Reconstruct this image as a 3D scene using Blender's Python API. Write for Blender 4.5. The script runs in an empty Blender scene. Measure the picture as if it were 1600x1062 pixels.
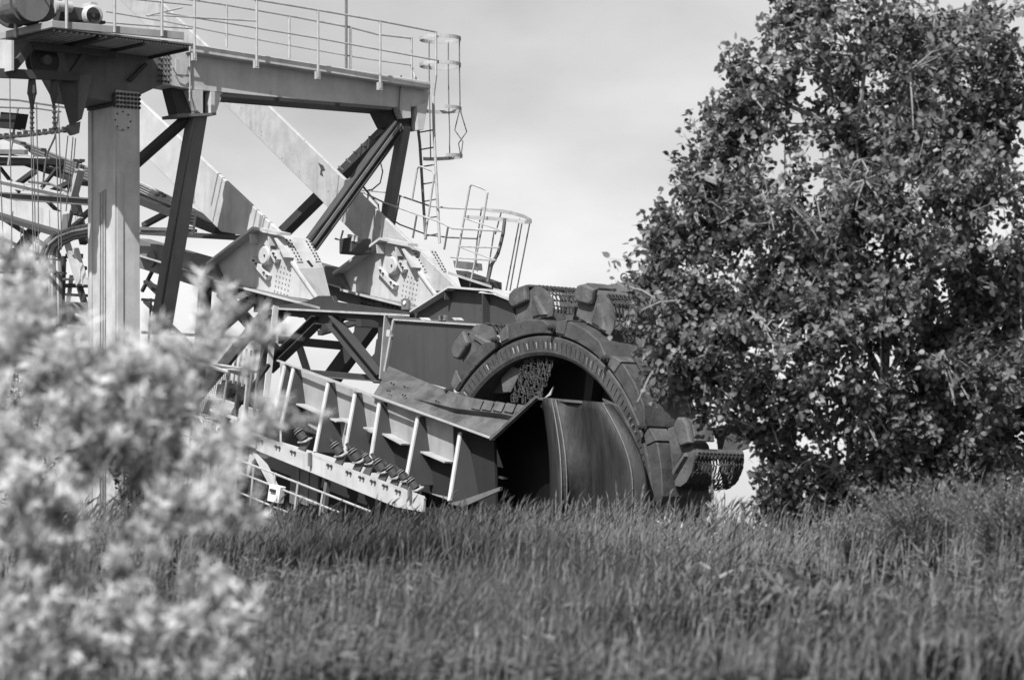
import bpy, bmesh, math, random
import numpy as np
from mathutils import Vector, Matrix
random.seed(7); rng = np.random.default_rng(7)
S = bpy.context.scene; COL = S.collection

# ---------------------------------------------------------------- camera
F, HOR, CZ = 5600.0, 980.0, 1.6            # focal length and eye level of the view in photo pixels, eye height
cam = bpy.data.cameras.new('camera'); camo = bpy.data.objects.new('camera', cam); COL.objects.link(camo)
camo.location = (0, 0, CZ); camo.rotation_euler = (math.radians(90), 0, 0)
cam.sensor_width = 36; cam.lens = F/1600*36; cam.shift_y = (HOR-531)/1600
cam.clip_end = 5000
cam.dof.use_dof = True; cam.dof.focus_distance = 66; cam.dof.aperture_fstop = 2.0; cam.dof.aperture_blades = 0
S.camera = camo
# ---------------------------------------------------------------- sun, sky, exposure
SUN_EL = math.radians(49)
sun_h = Vector((-0.41, -0.91, 0)).normalized()
sun_dir = sun_h*math.cos(SUN_EL) + Vector((0, 0, math.sin(SUN_EL)))
sl = bpy.data.lights.new('sun', 'SUN'); sl.energy = 5.0; sl.angle = math.radians(0.5); sl.color = (1, 1, 1)
so = bpy.data.objects.new('sun', sl); COL.objects.link(so); so.rotation_euler = sun_dir.to_track_quat('Z', 'Y').to_euler()
so.location = (-20, -40, 40)
W = bpy.data.worlds.new('World'); S.world = W; W.use_nodes = True
wn, wl = W.node_tree.nodes, W.node_tree.links; wn.clear()
sky = wn.new('ShaderNodeTexSky'); sky.sky_type = 'NISHITA'; sky.sun_disc = False
sky.sun_elevation = SUN_EL; sky.sun_rotation = math.atan2(sun_h.x, sun_h.y); sky.air_density = 1.0; sky.dust_density = 1.5
bw = wn.new('ShaderNodeSeparateColor'); wl.new(sky.outputs[0], bw.inputs[0])      # orange-filtered black and white sky
tc = wn.new('ShaderNodeTexCoord'); mp = wn.new('ShaderNodeMapping'); mp.inputs['Scale'].default_value = (5.0, 5.0, 11.0)
mp.inputs['Location'].default_value = (0.35, 0.0, 0.62)
nz = wn.new('ShaderNodeTexNoise'); nz.inputs['Scale'].default_value = 1.6; nz.inputs['Detail'].default_value = 5; nz.inputs['Roughness'].default_value = 0.5
wl.new(tc.outputs['Generated'], mp.inputs[0]); wl.new(mp.outputs[0], nz.inputs['Vector'])
rp = wn.new('ShaderNodeMapRange'); rp.inputs['From Min'].default_value = 0.3; rp.inputs['From Max'].default_value = 0.7
rp.inputs['To Min'].default_value = 0.76; rp.inputs['To Max'].default_value = 1.22
wl.new(nz.outputs[0], rp.inputs[0])
mu = wn.new('ShaderNodeMath'); mu.operation = 'MULTIPLY'; wl.new(bw.outputs[1], mu.inputs[0]); wl.new(rp.outputs[0], mu.inputs[1])
bg = wn.new('ShaderNodeBackground'); bg.inputs['Strength'].default_value = 0.112
wo = wn.new('ShaderNodeOutputWorld'); wl.new(mu.outputs[0], bg.inputs[0]); wl.new(bg.outputs[0], wo.inputs[0])
S.view_settings.view_transform = 'Standard'; S.view_settings.look = 'None'; S.view_settings.exposure = 0.5; S.view_settings.gamma = 1.0
S.cycles.max_bounces = 6; S.cycles.transparent_max_bounces = 8

# ---------------------------------------------------------------- machine frame
TH = math.radians(51); sT, cT = math.sin(TH), math.cos(TH)
L = Vector((cT, -sT, 0)); A = Vector((sT, cT, 0)); Z = Vector((0, 0, 1)); O = Vector((0, 62, 0))
def V(px, py, v):                       # point of the excavator's lengthwise plane v (metres across the boom)
    Y = (62*cT + v)/((px-800)/F*sT + cT)
    return Vector(((px-800)/F*Y, Y, CZ + (HOR-py)/F*Y))
def U(px, py, u):                       # point of the excavator's crosswise plane u (metres along the boom)
    Y = (62*sT - u)/(sT - (px-800)/F*cT)
    return Vector(((px-800)/F*Y, Y, CZ + (HOR-py)/F*Y))
def at(px, py, Y): return Vector(((px-800)/F*Y, Y, CZ + (HOR-py)/F*Y))
def vof(p): return (p-O).dot(A)
def uof(p): return (p-O).dot(L)

# ---------------------------------------------------------------- materials
MATS = {}
def node_mat(name):
    m = bpy.data.materials.new(name); m.use_nodes = True; MATS[name] = m
    n, l = m.node_tree.nodes, m.node_tree.links
    return m, n, l, n['Principled BSDF']
def g(v): return (v, v, v, 1)
def paint(name, base, dark, amount=0.5, rough=0.55, scale=2.0, streak=True, metal=0.0, bump=0.15, patchy=0.82):
    m, n, l, b = node_mat(name)
    t = n.new('ShaderNodeTexCoord'); oi = n.new('ShaderNodeObjectInfo')
    ad = n.new('ShaderNodeVectorMath'); ad.operation = 'ADD'
    sc = n.new('ShaderNodeVectorMath'); sc.operation = 'SCALE'; sc.inputs[3].default_value = 40
    cb = n.new('ShaderNodeCombineXYZ'); l.new(oi.outputs['Random'], cb.inputs[0]); l.new(oi.outputs['Random'], cb.inputs[2])
    l.new(cb.outputs[0], sc.inputs[0]); l.new(t.outputs['Object'], ad.inputs[0]); l.new(sc.outputs[0], ad.inputs[1])
    # large faded patches
    n1 = n.new('ShaderNodeTexNoise'); n1.inputs['Scale'].default_value = scale; n1.inputs['Detail'].default_value = 6; n1.inputs['Roughness'].default_value = 0.6
    l.new(ad.outputs[0], n1.inputs['Vector'])
    r1 = n.new('ShaderNodeMapRange'); r1.inputs['From Min'].default_value = 0.35; r1.inputs['From Max'].default_value = 0.7
    r1.inputs['To Min'].default_value = 1.1; r1.inputs['To Max'].default_value = patchy; l.new(n1.outputs[0], r1.inputs[0])
    # rust chips
    n2 = n.new('ShaderNodeTexNoise'); n2.inputs['Scale'].default_value = scale*3.5; n2.inputs['Detail'].default_value = 8; n2.inputs['Roughness'].default_value = 0.68
    l.new(ad.outputs[0], n2.inputs['Vector'])
    r2 = n.new('ShaderNodeMapRange'); r2.inputs['From Min'].default_value = 0.74-0.16*amount; r2.inputs['From Max'].default_value = 0.78-0.13*amount
    l.new(n2.outputs[0], r2.inputs[0])
    # rain streaks running down
    mp = n.new('ShaderNodeMapping'); mp.inputs['Scale'].default_value = (5, 5, 0.35); l.new(ad.outputs[0], mp.inputs[0])
    n3 = n.new('ShaderNodeTexNoise'); n3.inputs['Scale'].default_value = 1.3; n3.inputs['Detail'].default_value = 4; l.new(mp.outputs[0], n3.inputs['Vector'])
    r3 = n.new('ShaderNodeMapRange'); r3.inputs['From Min'].default_value = 0.5; r3.inputs['From Max'].default_value = 0.8
    r3.inputs['To Min'].default_value = 1.0; r3.inputs['To Max'].default_value = 0.76 if streak else 1.0; l.new(n3.outputs[0], r3.inputs[0])
    m1 = n.new('ShaderNodeMath'); m1.operation = 'MULTIPLY'; l.new(r1.outputs[0], m1.inputs[0]); l.new(r3.outputs[0], m1.inputs[1])
    m2 = n.new('ShaderNodeMath'); m2.operation = 'MULTIPLY'; l.new(m1.outputs[0], m2.inputs[0]); m2.inputs[1].default_value = base
    mx = n.new('ShaderNodeMix'); mx.data_type = 'RGBA'; l.new(r2.outputs[0], mx.inputs[0]); l.new(m2.outputs[0], mx.inputs[6]); mx.inputs[7].default_value = g(dark)
    l.new(mx.outputs[2], b.inputs['Base Color'])
    rr = n.new('ShaderNodeMapRange'); rr.inputs['To Min'].default_value = rough; rr.inputs['To Max'].default_value = min(1, rough+0.3); l.new(n2.outputs[0], rr.inputs[0])
    l.new(rr.outputs[0], b.inputs['Roughness']); b.inputs['Metallic'].default_value = metal
    bp = n.new('ShaderNodeBump'); bp.inputs['Strength'].default_value = bump; bp.inputs['Distance'].default_value = 0.02; l.new(n2.outputs[0], bp.inputs['Height']); l.new(bp.outputs[0], b.inputs['Normal'])
    return m
light = paint('pale_paint', 0.42, 0.07, 0.42)
light_worn = paint('worn_pale_paint', 0.35, 0.06, 0.75, scale=3)
mid = paint('grey_paint', 0.125, 0.05, 0.5)
dark = paint('dark_paint', 0.03, 0.03, 0.5)
dark2 = paint('dark_blue_paint', 0.045, 0.02, 0.6, scale=1.2)
wheel = paint('wheel_steel', 0.06, 0.02, 0.95, scale=3.2, bump=0.9, patchy=0.42)
wheel_l = paint('bucket_steel', 0.10, 0.04, 0.95, scale=3.0, bump=0.9, patchy=0.42)
chainm = paint('chain_steel', 0.03, 0.02, 0.5, scale=6, rough=0.6)
black = paint('part_and_shade_black', 0.012, 0.006, 0.3, rough=0.8)  # black belt and boxes; also paints shade in the chute and under the walkway
rope = paint('steel_rope', 0.09, 0.04, 0.4, scale=6)
rail_m = paint('rail_paint', 0.34, 0.08, 0.8, scale=5)
rail_d = paint('rusty_rail', 0.11, 0.05, 0.8, scale=6)
pale2 = paint('faded_paint', 0.27, 0.06, 0.4)
white = paint('white_enamel', 0.75, 0.3, 0.4, scale=4)

def rubber_mat():
    m, n, l, b = node_mat('stained_chute_liner')
    t = n.new('ShaderNodeTexCoord'); mp = n.new('ShaderNodeMapping'); mp.inputs['Scale'].default_value = (3.6, 3.6, 0.8); l.new(t.outputs['Object'], mp.inputs[0])
    nn = n.new('ShaderNodeTexNoise'); nn.inputs['Scale'].default_value = 1.6; nn.inputs['Detail'].default_value = 14; nn.inputs['Roughness'].default_value = 0.72; l.new(mp.outputs[0], nn.inputs['Vector'])
    cr = n.new('ShaderNodeValToRGB'); cr.color_ramp.elements[0].position = 0.42; cr.color_ramp.elements[0].color = g(0.005)
    cr.color_ramp.elements[1].position = 0.68; cr.color_ramp.elements[1].color = g(0.03); l.new(nn.outputs[0], cr.inputs[0])
    l.new(cr.outputs[0], b.inputs['Base Color']); b.inputs['Roughness'].default_value = 0.62
    bp = n.new('ShaderNodeBump'); bp.inputs['Strength'].default_value = 0.4; bp.inputs['Distance'].default_value = 0.05; l.new(nn.outputs[0], bp.inputs['Height']); l.new(bp.outputs[0], b.inputs['Normal'])
    return m
liner = rubber_mat()
def leaf_mat(name, lo, hi, rough=0.5, trans=0.35, spec=0.4):
    m, n, l, b = node_mat(name)
    at_ = n.new('ShaderNodeAttribute'); at_.attribute_name = 'tone'
    r = n.new('ShaderNodeMapRange'); r.inputs['To Min'].default_value = lo; r.inputs['To Max'].default_value = hi
    l.new(at_.outputs['Fac'], r.inputs[0]); l.new(r.outputs[0], b.inputs['Base Color'])
    b.inputs['Roughness'].default_value = rough; b.inputs['Specular IOR Level'].default_value = spec
    tr = n.new('ShaderNodeBsdfTranslucent'); l.new(r.outputs[0], tr.inputs[0])
    mx = n.new('ShaderNodeMixShader'); mx.inputs[0].default_value = trans
    l.new(b.outputs[0], mx.inputs[1]); l.new(tr.outputs[0], mx.inputs[2]); l.new(mx.outputs[0], n['Material Output'].inputs[0])
    return m
def bark_mat(name, lo, hi):
    m, n, l, b = node_mat(name)
    t = n.new('ShaderNodeTexCoord'); nn = n.new('ShaderNodeTexNoise'); nn.inputs['Scale'].default_value = 14; nn.inputs['Detail'].default_value = 6; l.new(t.outputs['Object'], nn.inputs['Vector'])
    r = n.new('ShaderNodeMapRange'); r.inputs['To Min'].default_value = lo; r.inputs['To Max'].default_value = hi; l.new(nn.outputs[0], r.inputs[0]); l.new(r.outputs[0], b.inputs['Base Color'])
    b.inputs['Roughness'].default_value = 0.85
    return m
bark = bark_mat('pale_bark', 0.1, 0.3); bark_d = bark_mat('dark_bark', 0.03, 0.1)
leaf_tree = leaf_mat('tree_leaf', 0.045, 0.30, rough=0.5, trans=0.4, spec=0.45)
leaf_dark = leaf_mat('dark_leaf', 0.025, 0.07, rough=0.5)
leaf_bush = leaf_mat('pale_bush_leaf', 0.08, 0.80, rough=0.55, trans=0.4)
leaf_weed = leaf_mat('weed_leaf', 0.05, 0.24, rough=0.5)
grass_m = leaf_mat('grass_blade', 0.014, 0.32, rough=0.6, trans=0.35, spec=0.1)

# ---------------------------------------------------------------- mesh building
class MB:
    def __init__(s): s.v = []; s.f = []
    def add(s, vs, fs):
        b = len(s.v); s.v += [Vector(p) for p in vs]; s.f += [[i+b for i in f] for f in fs]; return s
    def prism(s, pts, ext):
        n = len(pts); ext = Vector(ext)
        vs = list(pts)+[p+ext for p in pts]
        return s.add(vs, [list(range(n)), list(range(2*n-1, n-1, -1))]+[[i, (i+1) % n, n+(i+1) % n, n+i] for i in range(n)])
    def loft(s, a, b):                     # solid between two outlines of equal length
        n = len(a)
        return s.add(list(a)+list(b), [list(range(n)), list(range(2*n-1, n-1, -1))]+[[i, (i+1) % n, n+(i+1) % n, n+i] for i in range(n)])
    def bar(s, p, q, w, h, up=None):       # w along side, h along up
        d = (q-p).normalized(); up = Vector(up) if up is not None else Z
        if abs(d.dot(up.normalized())) > 0.97: up = L
        sd = d.cross(up).normalized()*w/2; uu = sd.cross(d).normalized()*h/2
        return s.loft([p-sd-uu, p+sd-uu, p+sd+uu, p-sd+uu], [q-sd-uu, q+sd-uu, q+sd+uu, q-sd+uu])
    def ibeam(s, p, q, h, w, t=0.025, up=None):
        d = (q-p).normalized(); up = Vector(up) if up is not None else Z
        sd = d.cross(up).normalized(); uu = sd.cross(d).normalized()
        s.bar(p+uu*(h-t)/2, q+uu*(h-t)/2, w, t, uu); s.bar(p-uu*(h-t)/2, q-uu*(h-t)/2, w, t, uu); s.bar(p, q, t, h-2*t, uu); return s
    def tube(s, pts, r, n=6, r2=None, cap=True):
        m = len(pts); rs = []
        for i, p in enumerate(pts):
            d = (pts[min(i+1, m-1)]-pts[max(i-1, 0)]).normalized()
            a = d.orthogonal().normalized() if i == 0 else (pa-d*pa.dot(d)).normalized()
            pa = a; c = d.cross(a); rr = r if r2 is None else r+(r2-r)*i/(m-1)
            rs.append([p+(a*math.cos(k*2*math.pi/n)+c*math.sin(k*2*math.pi/n))*rr for k in range(n)])
        vs = [p for rg in rs for p in rg]; fs = []
        for i in range(m-1):
            for k in range(n): fs.append([i*n+k, i*n+(k+1) % n, (i+1)*n+(k+1) % n, (i+1)*n+k])
        if cap: fs += [list(range(n)), list(range((m-1)*n, m*n))]
        return s.add(vs, fs)
    def cyl(s, c, ax, r, ln, n=20): ax = Vector(ax).normalized(); return s.tube([c-ax*ln/2, c+ax*ln/2], r, n)
    def stack(s, c, ax, prof, n=16):       # turned profile: (distance, radius)
        ax = Vector(ax).normalized(); a = ax.orthogonal().normalized(); b = ax.cross(a); vs = []; fs = []
        for d, r in prof: vs += [c+ax*d+(a*math.cos(k*2*math.pi/n)+b*math.sin(k*2*math.pi/n))*r for k in range(n)]
        for i in range(len(prof)-1):
            for k in range(n): fs.append([i*n+k, i*n+(k+1) % n, (i+1)*n+(k+1) % n, (i+1)*n+k])
        fs += [list(range(n)), list(range((len(prof)-1)*n, len(prof)*n))]
        return s.add(vs, fs)
    def box(s, c, a, b, h):                # centred box along L, A, Z
        return s.bar(c-L*a/2, c+L*a/2, b, h)
    def bolts(s, pts, nrm, r=0.03, h=0.03):
        for p in pts: s.cyl(p+Vector(nrm)*h/2, nrm, r, h, 6)
        return s
WLOC = {}
def build(name, mb, mat, parent=None, bevel=0, smooth=False, label=None):
    vs = mb.v; lo = Vector([min(p[i] for p in vs) for i in range(3)]); hi = Vector([max(p[i] for p in vs) for i in range(3)])
    c = (lo+hi)/2
    me = bpy.data.meshes.new(name); me.from_pydata([p-c for p in vs], [], mb.f)
    bm = bmesh.new(); bm.from_mesh(me); bmesh.ops.recalc_face_normals(bm, faces=bm.faces); bm.to_mesh(me); bm.free()
    if smooth: me.polygons.foreach_set('use_smooth', [True]*len(me.polygons))
    me.materials.append(mat)
    o = bpy.data.objects.new(name, me); COL.objects.link(o)
    WLOC[o] = c; o.location = c-(WLOC[parent] if parent else Vector())
    if parent: o.parent = parent
    if bevel:
        b = o.modifiers.new('edge', 'BEVEL'); b.width = bevel; b.segments = 1; b.limit_method = 'ANGLE'
    if label: o['label'] = label
    if 'bolts' in name or name in ('bolt_grid', 'bolt_row', 'grating'): o['kind'] = 'stuff'
    return o
def empty(name, loc, label, cat, group=None):
    o = bpy.data.objects.new(name, None); COL.objects.link(o); o.location = loc; WLOC[o] = Vector(loc); tag(o, label, cat, group); return o
def tag(o, label, cat, group=None):
    o['label'] = label; o['category'] = cat
    if group: o['group'] = group
def pv(pts, v): return [V(x, y, v) for x, y in pts]
def pu(pts, u): return [U(x, y, u) for x, y in pts]
def plateV(pts, v, t): return MB().prism(pv(pts, v), A*t)
def plateU(pts, u, t): return MB().prism(pu(pts, u), L*t)

# ---------------------------------------------------------------- ground
CREST = 47.0
def ground_z(x, y):
    a = 1.1*np.clip(y/25, -40, 1)
    b = np.clip((y-25)/(CREST-25), 0, 1); b = b*b*(3-2*b)*0.35+b*0.65
    z = a+b*1.42
    d = np.clip((y-CREST)/9.0, 0, 1); d = d*d*(3-2*d)
    z = z*(1-d)+d*(-0.9)
    z = z+0.10*np.sin(x*0.9+y*0.35)*np.sin(y*0.5-x*0.3)+0.05*np.sin(x*2.3+1)*np.sin(y*1.7)
    lift = np.clip((x-4.0)/5, 0, 1)*np.clip((y-25)/15, 0, 1)*(1-d)*0.35
    return z+lift
xs = np.concatenate([np.linspace(-400, -16, 14), np.linspace(-14, 14, 57), np.linspace(16, 400, 14)])
ys = np.concatenate([np.linspace(-60, 4, 8), np.linspace(6, 62, 85), np.linspace(70, 900, 14)])
gx, gy = np.meshgrid(xs, ys); gz = ground_z(gx, gy)
nx, ny = len(xs), len(ys)
me = bpy.data.meshes.new('ground')
me.from_pydata(np.stack([gx.ravel(), gy.ravel(), gz.ravel()], 1).tolist(), [], [[j*nx+i, j*nx+i+1, (j+1)*nx+i+1, (j+1)*nx+i] for j in range(ny-1) for i in range(nx-1)])
me.polygons.foreach_set('use_smooth', [True]*len(me.polygons))
gm, n, l, b = node_mat('soil')
t = n.new('ShaderNodeTexCoord'); nn = n.new('ShaderNodeTexNoise'); nn.inputs['Scale'].default_value = 2.5; nn.inputs['Detail'].default_value = 8; l.new(t.outputs['Object'], nn.inputs['Vector'])
r = n.new('ShaderNodeMapRange'); r.inputs['To Min'].default_value = 0.02; r.inputs['To Max'].default_value = 0.09; l.new(nn.outputs[0], r.inputs[0]); l.new(r.outputs[0], b.inputs['Base Color']); b.inputs['Roughness'].default_value = 0.95
me.materials.append(gm); go = bpy.data.objects.new('ground', me); COL.objects.link(go); go['kind'] = 'structure'

# ================================================================ THE EXCAVATOR
EX = empty('bucket_wheel_excavator', tuple(U(300, 600, -7).xy)+(-0.9,), 'huge disused bucket wheel excavator with pale painted portal and dark cutting wheel behind the grass', 'excavator')
def P(name, mb, mat, **k): return build(name, mb, mat, EX, **k)
UB = uof(V(635, 190, 3.4))                 # crosswise plane of the portal beam

# ---- portal beam across the boom
beam = P('portal_beam', plateU([(255, 132), (255, 74), (672, 137), (669, 166), (612, 168), (390, 149), (300, 140)], UB, -0.55), light, bevel=0.012)
build('beam_flange', plateU([(298, 69), (673, 128), (673, 139), (300, 81)], UB+0.22, -0.8), light, beam, bevel=0.01)
build('bottom_flange', plateU([(345, 146), (612, 167.5), (612, 172), (345, 151)], UB+0.06, -0.68), dark, beam)
build('seat_backing', plateU([(266, 134), (345, 146), (337, 178), (278, 181)], UB-0.18, -0.3), dark, beam)
build('seat_plate', plateU([(296, 140.5), (317, 141), (317, 180), (308, 172)], UB+0.03, -0.2), light, beam)
build('seat_plate', plateU([(330, 143), (348, 146), (337, 178), (330, 179)], UB+0.03, -0.2), light, beam)
build('seat_foot', plateU([(276, 178), (318, 177), (338, 176), (338, 180), (277, 183)], UB+0.05, -0.5), mid, beam)
build('seat_backing', plateU([(590, 166), (668, 166), (660, 203), (606, 198)], UB-0.2, -0.35), dark, beam)
build('seat_plate', plateU([(622, 166), (642, 162), (642, 184), (630, 185)], UB+0.03, -0.2), light, beam)
build('seat_plate', plateU([(652, 165), (669, 160), (662, 203), (653, 203)], UB+0.03, -0.2), light, beam)
build('bolt_grid', MB().bolts([U(248+5*i, 84+8.5*j+0.6*i, UB) for i in range(4) for j in range(6)], L, 0.024, 0.03), dark, beam)
build('splice_plate', plateU([(275, 92), (300, 95), (300, 118), (275, 116)], UB+0.012, -0.02), light, beam)
build('conduit', MB().tube([U(296, 85, UB+.05), U(297, 130, UB+.05), U(296, 158, UB+.05)], 0.014), rail_m, beam)
build('conduit', MB().tube([U(627, 118, UB+.05), U(624, 150, UB+.05), U(623, 178, UB+.05)], 0.014), rail_d, beam)
build('hose', MB().tube([U(x, y, UB+.06) for x, y in [(270, 106), (276, 117), (285, 121), (292, 116), (295, 104)]], 0.012), rail_d, beam)

# ---- head box over the column and platform frame
head = P('column_head', plateU([(100, 78), (256, 84), (256, 131), (216, 150), (216, 166), (130, 152), (108, 112)], UB-0.04, -1.0), mid, bevel=0.01)
for p, q, w in (((48, 71), (178, 86), .13), ((49, 72), (16, 111), .13), ((131, 88), (111, 118), .13), ((-15, 114), (122, 120), .16)):
    build('frame_member', MB().bar(U(*p, UB+.35), U(*q, UB+.35), .12, w), dark2, head)
build('hanger_plate', plateU([(92, 117), (122, 117), (122, 190), (113, 194)], UB+.25, -.1), dark2, head)
build('hanger_plate', plateU([(122, 117), (145, 117), (128, 186), (122, 190)], UB+.14, -.1), mid, head)
build('hanger_lug', plateU([(106, 200), (112, 194), (126, 190), (124, 208), (116, 211)], UB+.2, -.15), mid, head)
build('sheave', MB().stack(U(66, 96, UB-.1), L, [(-.1, .3), (-.06, .3), (-.03, .24), (.03, .24), (.06, .3), (.1, .3)], 28), dark2, head, smooth=False)
build('sheave_hub', MB().cyl(U(72, 94, UB+.05), L, .09, .12), mid, head)
build('gusset', plateU([(200, 125), (228, 98), (232, 101), (206, 128)], UB+.05, -.06), dark, head)
build('end_panel', MB().prism([V(x, y, -5.9) for x, y in ((-40, 60), (18, 63), (18, 110), (-40, 122))], A*.05), light, head)
build('rope_socket', MB().stack(U(50, 120, UB+.3), -Z, [(0, .06), (.3, .09), (.35, .07), (.6, .02)], 8), dark2, head)
build('rope_socket', MB().stack(U(84, 120, UB+.3), -Z, [(0, .05), (.25, .08), (.3, .08), (.55, .015)], 8), dark2, head)

# ---- column
c0 = U(182, 140, UB+.02); c1 = U(219, 144, UB+.02); cw = (c1-c0).length
def colpts(z): return [Vector((p.x, p.y, z)) for p in (c0, c0+A*cw, c0+A*cw-L*.92, c0-L*.92)]
column = P('support_column', MB().loft(colpts(-1.0), colpts(c0.z)), light, bevel=0.015)
for a, w in ((0.0, .10), (.80, .12)):
    s0 = c0-L*a-A*.004
    build('edge_strip', MB().loft([Vector((p.x, p.y, -1)) for p in (s0, s0-L*w, s0-L*w-A*.03, s0-A*.03)], [Vector((p.x, p.y, c0.z-.3)) for p in (s0, s0-L*w, s0-L*w-A*.03, s0-A*.03)]), light, column)
s0 = c0+L*.004
build('edge_strip', MB().loft([Vector((p.x, p.y, -1)) for p in (s0, s0+A*.13, s0+A*.13+L*.025, s0+L*.025)], [Vector((p.x, p.y, c0.z-1.5)) for p in (s0, s0+A*.13, s0+A*.13+L*.025, s0+L*.025)]), light, column)
for k in (.36, .44, .52):
    p = c0-L*k-A*.03; build('conduit', MB().tube([Vector((p.x, p.y, -1)), Vector((p.x, p.y, V(165, 285+k*20, -3.5).z))], .016), rail_m, column)
build('bolt_grid', MB().bolts([U(174+i*5.6+(8 if False else 4), 146+j*6.6+i*.45, UB+.02) for i in range(8) for j in range(4)], L, .028, .03), dark, column)
cc = U(191, 189, UB+.02)
build('inspection_cover', MB().cyl(cc+L*.008, L, .19, .012, 28), light, column)
build('cover_bolts', MB().bolts([cc+(A*math.cos(t)+Z*math.sin(t))*.165 for t in np.arange(8)*math.pi/4], L, .016, .03), dark, column)
for y in (150, 158, 163):
    p = U(181, y, UB+.02); build('rib', MB().bar(p-A*.03, p-A*.03-L*.9, .05, .05), dark, column)

# ---- winch platform at the left end of the beam
UPL = UB+1.4; pc = U(81, 44, UPL); vP = vof(pc)
plat = P('winch_platform', MB().prism([pc, pc+A*3.0, pc+A*3.0-L*1.45, pc+A*1.4-L*1.45, pc+A*1.4-L*4.0, pc-L*4.0], Z*.03), mid)
build('kick_plate', plateU([(81, 32), (288, 50), (288, 62), (81, 43)], UPL+.01, -.05), pale2, plat, bevel=.006)
build('kick_plate', plateV([(80.5, 32), (80.5, 43), (-40, 71), (-40, 60)], vP-.01, .05), pale2, plat, bevel=.006)
for i in range(4): build('bearer', MB().bar(pc+A*(.1+.95*i)-Z*.05-L*.1, pc+A*(.1+.95*i)-L*1.4-Z*.05, .04, .08), dark2, plat)
for i in range(24):
    q = pc+A*(1.42+i*.066)-Z*.02
    build('grating_bar', MB().bar(q-L*.08, q-L*1.4, .03, .03), light, plat)
for i in range(10):
    q = pc+A*(.1+i*.12)-Z*.02
    build('grating_bar', MB().bar(q-L*.08, q-L*1.3, .03, .03), light, plat)
hr = P('platform_handrail', MB().tube([U(81, -62, UPL+.05), U(310, -38, UPL+.05)], .022), rail_m)
for x, y in ((104, 45), (179, 51), (253, 57)): build('post', MB().tube([U(x, y, UPL+.05), U(x, y-104, UPL+.05)], .03), rail_m, hr)
build('post', MB().tube([V(25, 59, vP-.04), V(22, -40, vP-.04)], .034), rail_m, hr)
build('post', MB().tube([V(-20, 70, vP-.04), V(-22, -40, vP-.04)], .034), rail_m, hr)
build('mid_rail', MB().tube([V(-40, 14, vP-.04), V(81, -14, vP-.04), U(150, -7, UPL+.05), U(300, 8, UPL+.05)], .018), rail_m, hr)
build('bent_wire', MB().tube([U(x, y, UPL-.6) for x, y in ((165, 35), (200, 38), (300, 45))], .016), rail_m, hr)
build('bent_wire', MB().tube([U(x, y, UPL-.3) for x, y in ((285, 12), (229, 25), (262, 25), (400, 33))], .016), rail_m, hr)
wn_ = P('winch_drum', MB().stack(U(42, 4, UPL-.5), L, [(-.6, .3), (.15, .3), (.15, .36), (.2, .36), (.2, .3)], 28), mid)
build('drum_flange', MB().cyl(U(62, -4, UPL-.42), L, .44, .05, 36), dark2, wn_)
build('drum_flange', MB().cyl(U(42, 4, UPL-.95), L, .42, .05, 36), dark, wn_)
build('drum_flange', MB().cyl(U(18, 8, UPL-1.3), L, .42, .05, 36), mid, wn_)
build('rope_winding', MB().stack(U(42, 4, UPL-.5), L, [(d, .34+.02*(k % 2)) for k, d in enumerate(np.linspace(-.3, .0, 14))], 24), rope, wn_)
mo = P('electric_motor', MB().stack(U(146, 24, UPL-.35), L, [(-.42, .13), (-.4, .17), (-.12, .17), (-.1, .185), (.02, .185), (.05, .15)], 28), light)
build('fan_cowl', MB().cyl(U(146, 24, UPL-.29), L, .14, .02, 24), dark, mo)
build('fan_hub', MB().cyl(U(146, 24, UPL-.27), L, .035, .02, 12), mid, mo)
build('terminal_box', MB().box(U(140, 9, UPL-.5), .3, .14, .08), light, mo)
build('motor_foot', MB().box(U(143, 36, UPL-.5), .4, .34, .05), dark, mo)
gb = P('winch_gearbox', MB().box(U(112, 25, UPL-.7), .5, .5, .24), dark2, bevel=.02)
build('coupling', MB().cyl(U(96, 10, UPL-.45), A, .1, .38, 20), light, gb)
build('coupling_flange', MB().cyl(U(84, 12, UPL-.45), A, .14, .05, 20), light_worn, gb)

# ---- beam handrails
def rail_set(name, posts, rails, u, foot=True):
    o = P(name, MB().tube([U(x, y, u) for x, y in rails[0]], .02), rail_m)
    for r_ in rails[1:]: build('mid_rail', MB().tube([U(x, y, u) for x, y in r_], .016), rail_m, o)
    for x, y0, y1 in posts:
        build('post', MB().tube([U(x, y1, u), U(x+(y0-y1)*0, y0, u)], .026), rail_m, o)
        if foot: build('post_foot', MB().bar(U(x-1, y1-9, u-.02), U(x-1, y1+3, u-.02), .09, .07), light_worn, o)
    return o
rail_set('beam_handrail', [(304, -14, 92), (401, 0, 104), (497, 16, 121), (594, 34, 138)],
         [[(290, -17), (401, 0), (497, 16), (594, 33), (681, 50)], [(258, 20), (401, 44), (497, 60), (594, 78), (681, 94)]], UB+.42)
rail_set('rear_handrail', [(354, 8, 74), (452, 26, 92), (548, 43, 108), (643, 59, 125)],
         [[(200, -15), (354, 8), (452, 25), (548, 43), (590, 54), (643, 60)], [(165, 18), (265, 35), (354, 53), (452, 71), (548, 88), (600, 96), (643, 102)]], UB-.5, False)
P('vent_pipe', MB().tube([U(541, 112, UB-.45), U(541, -20, UB-.45)], .028), rail_d)

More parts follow.
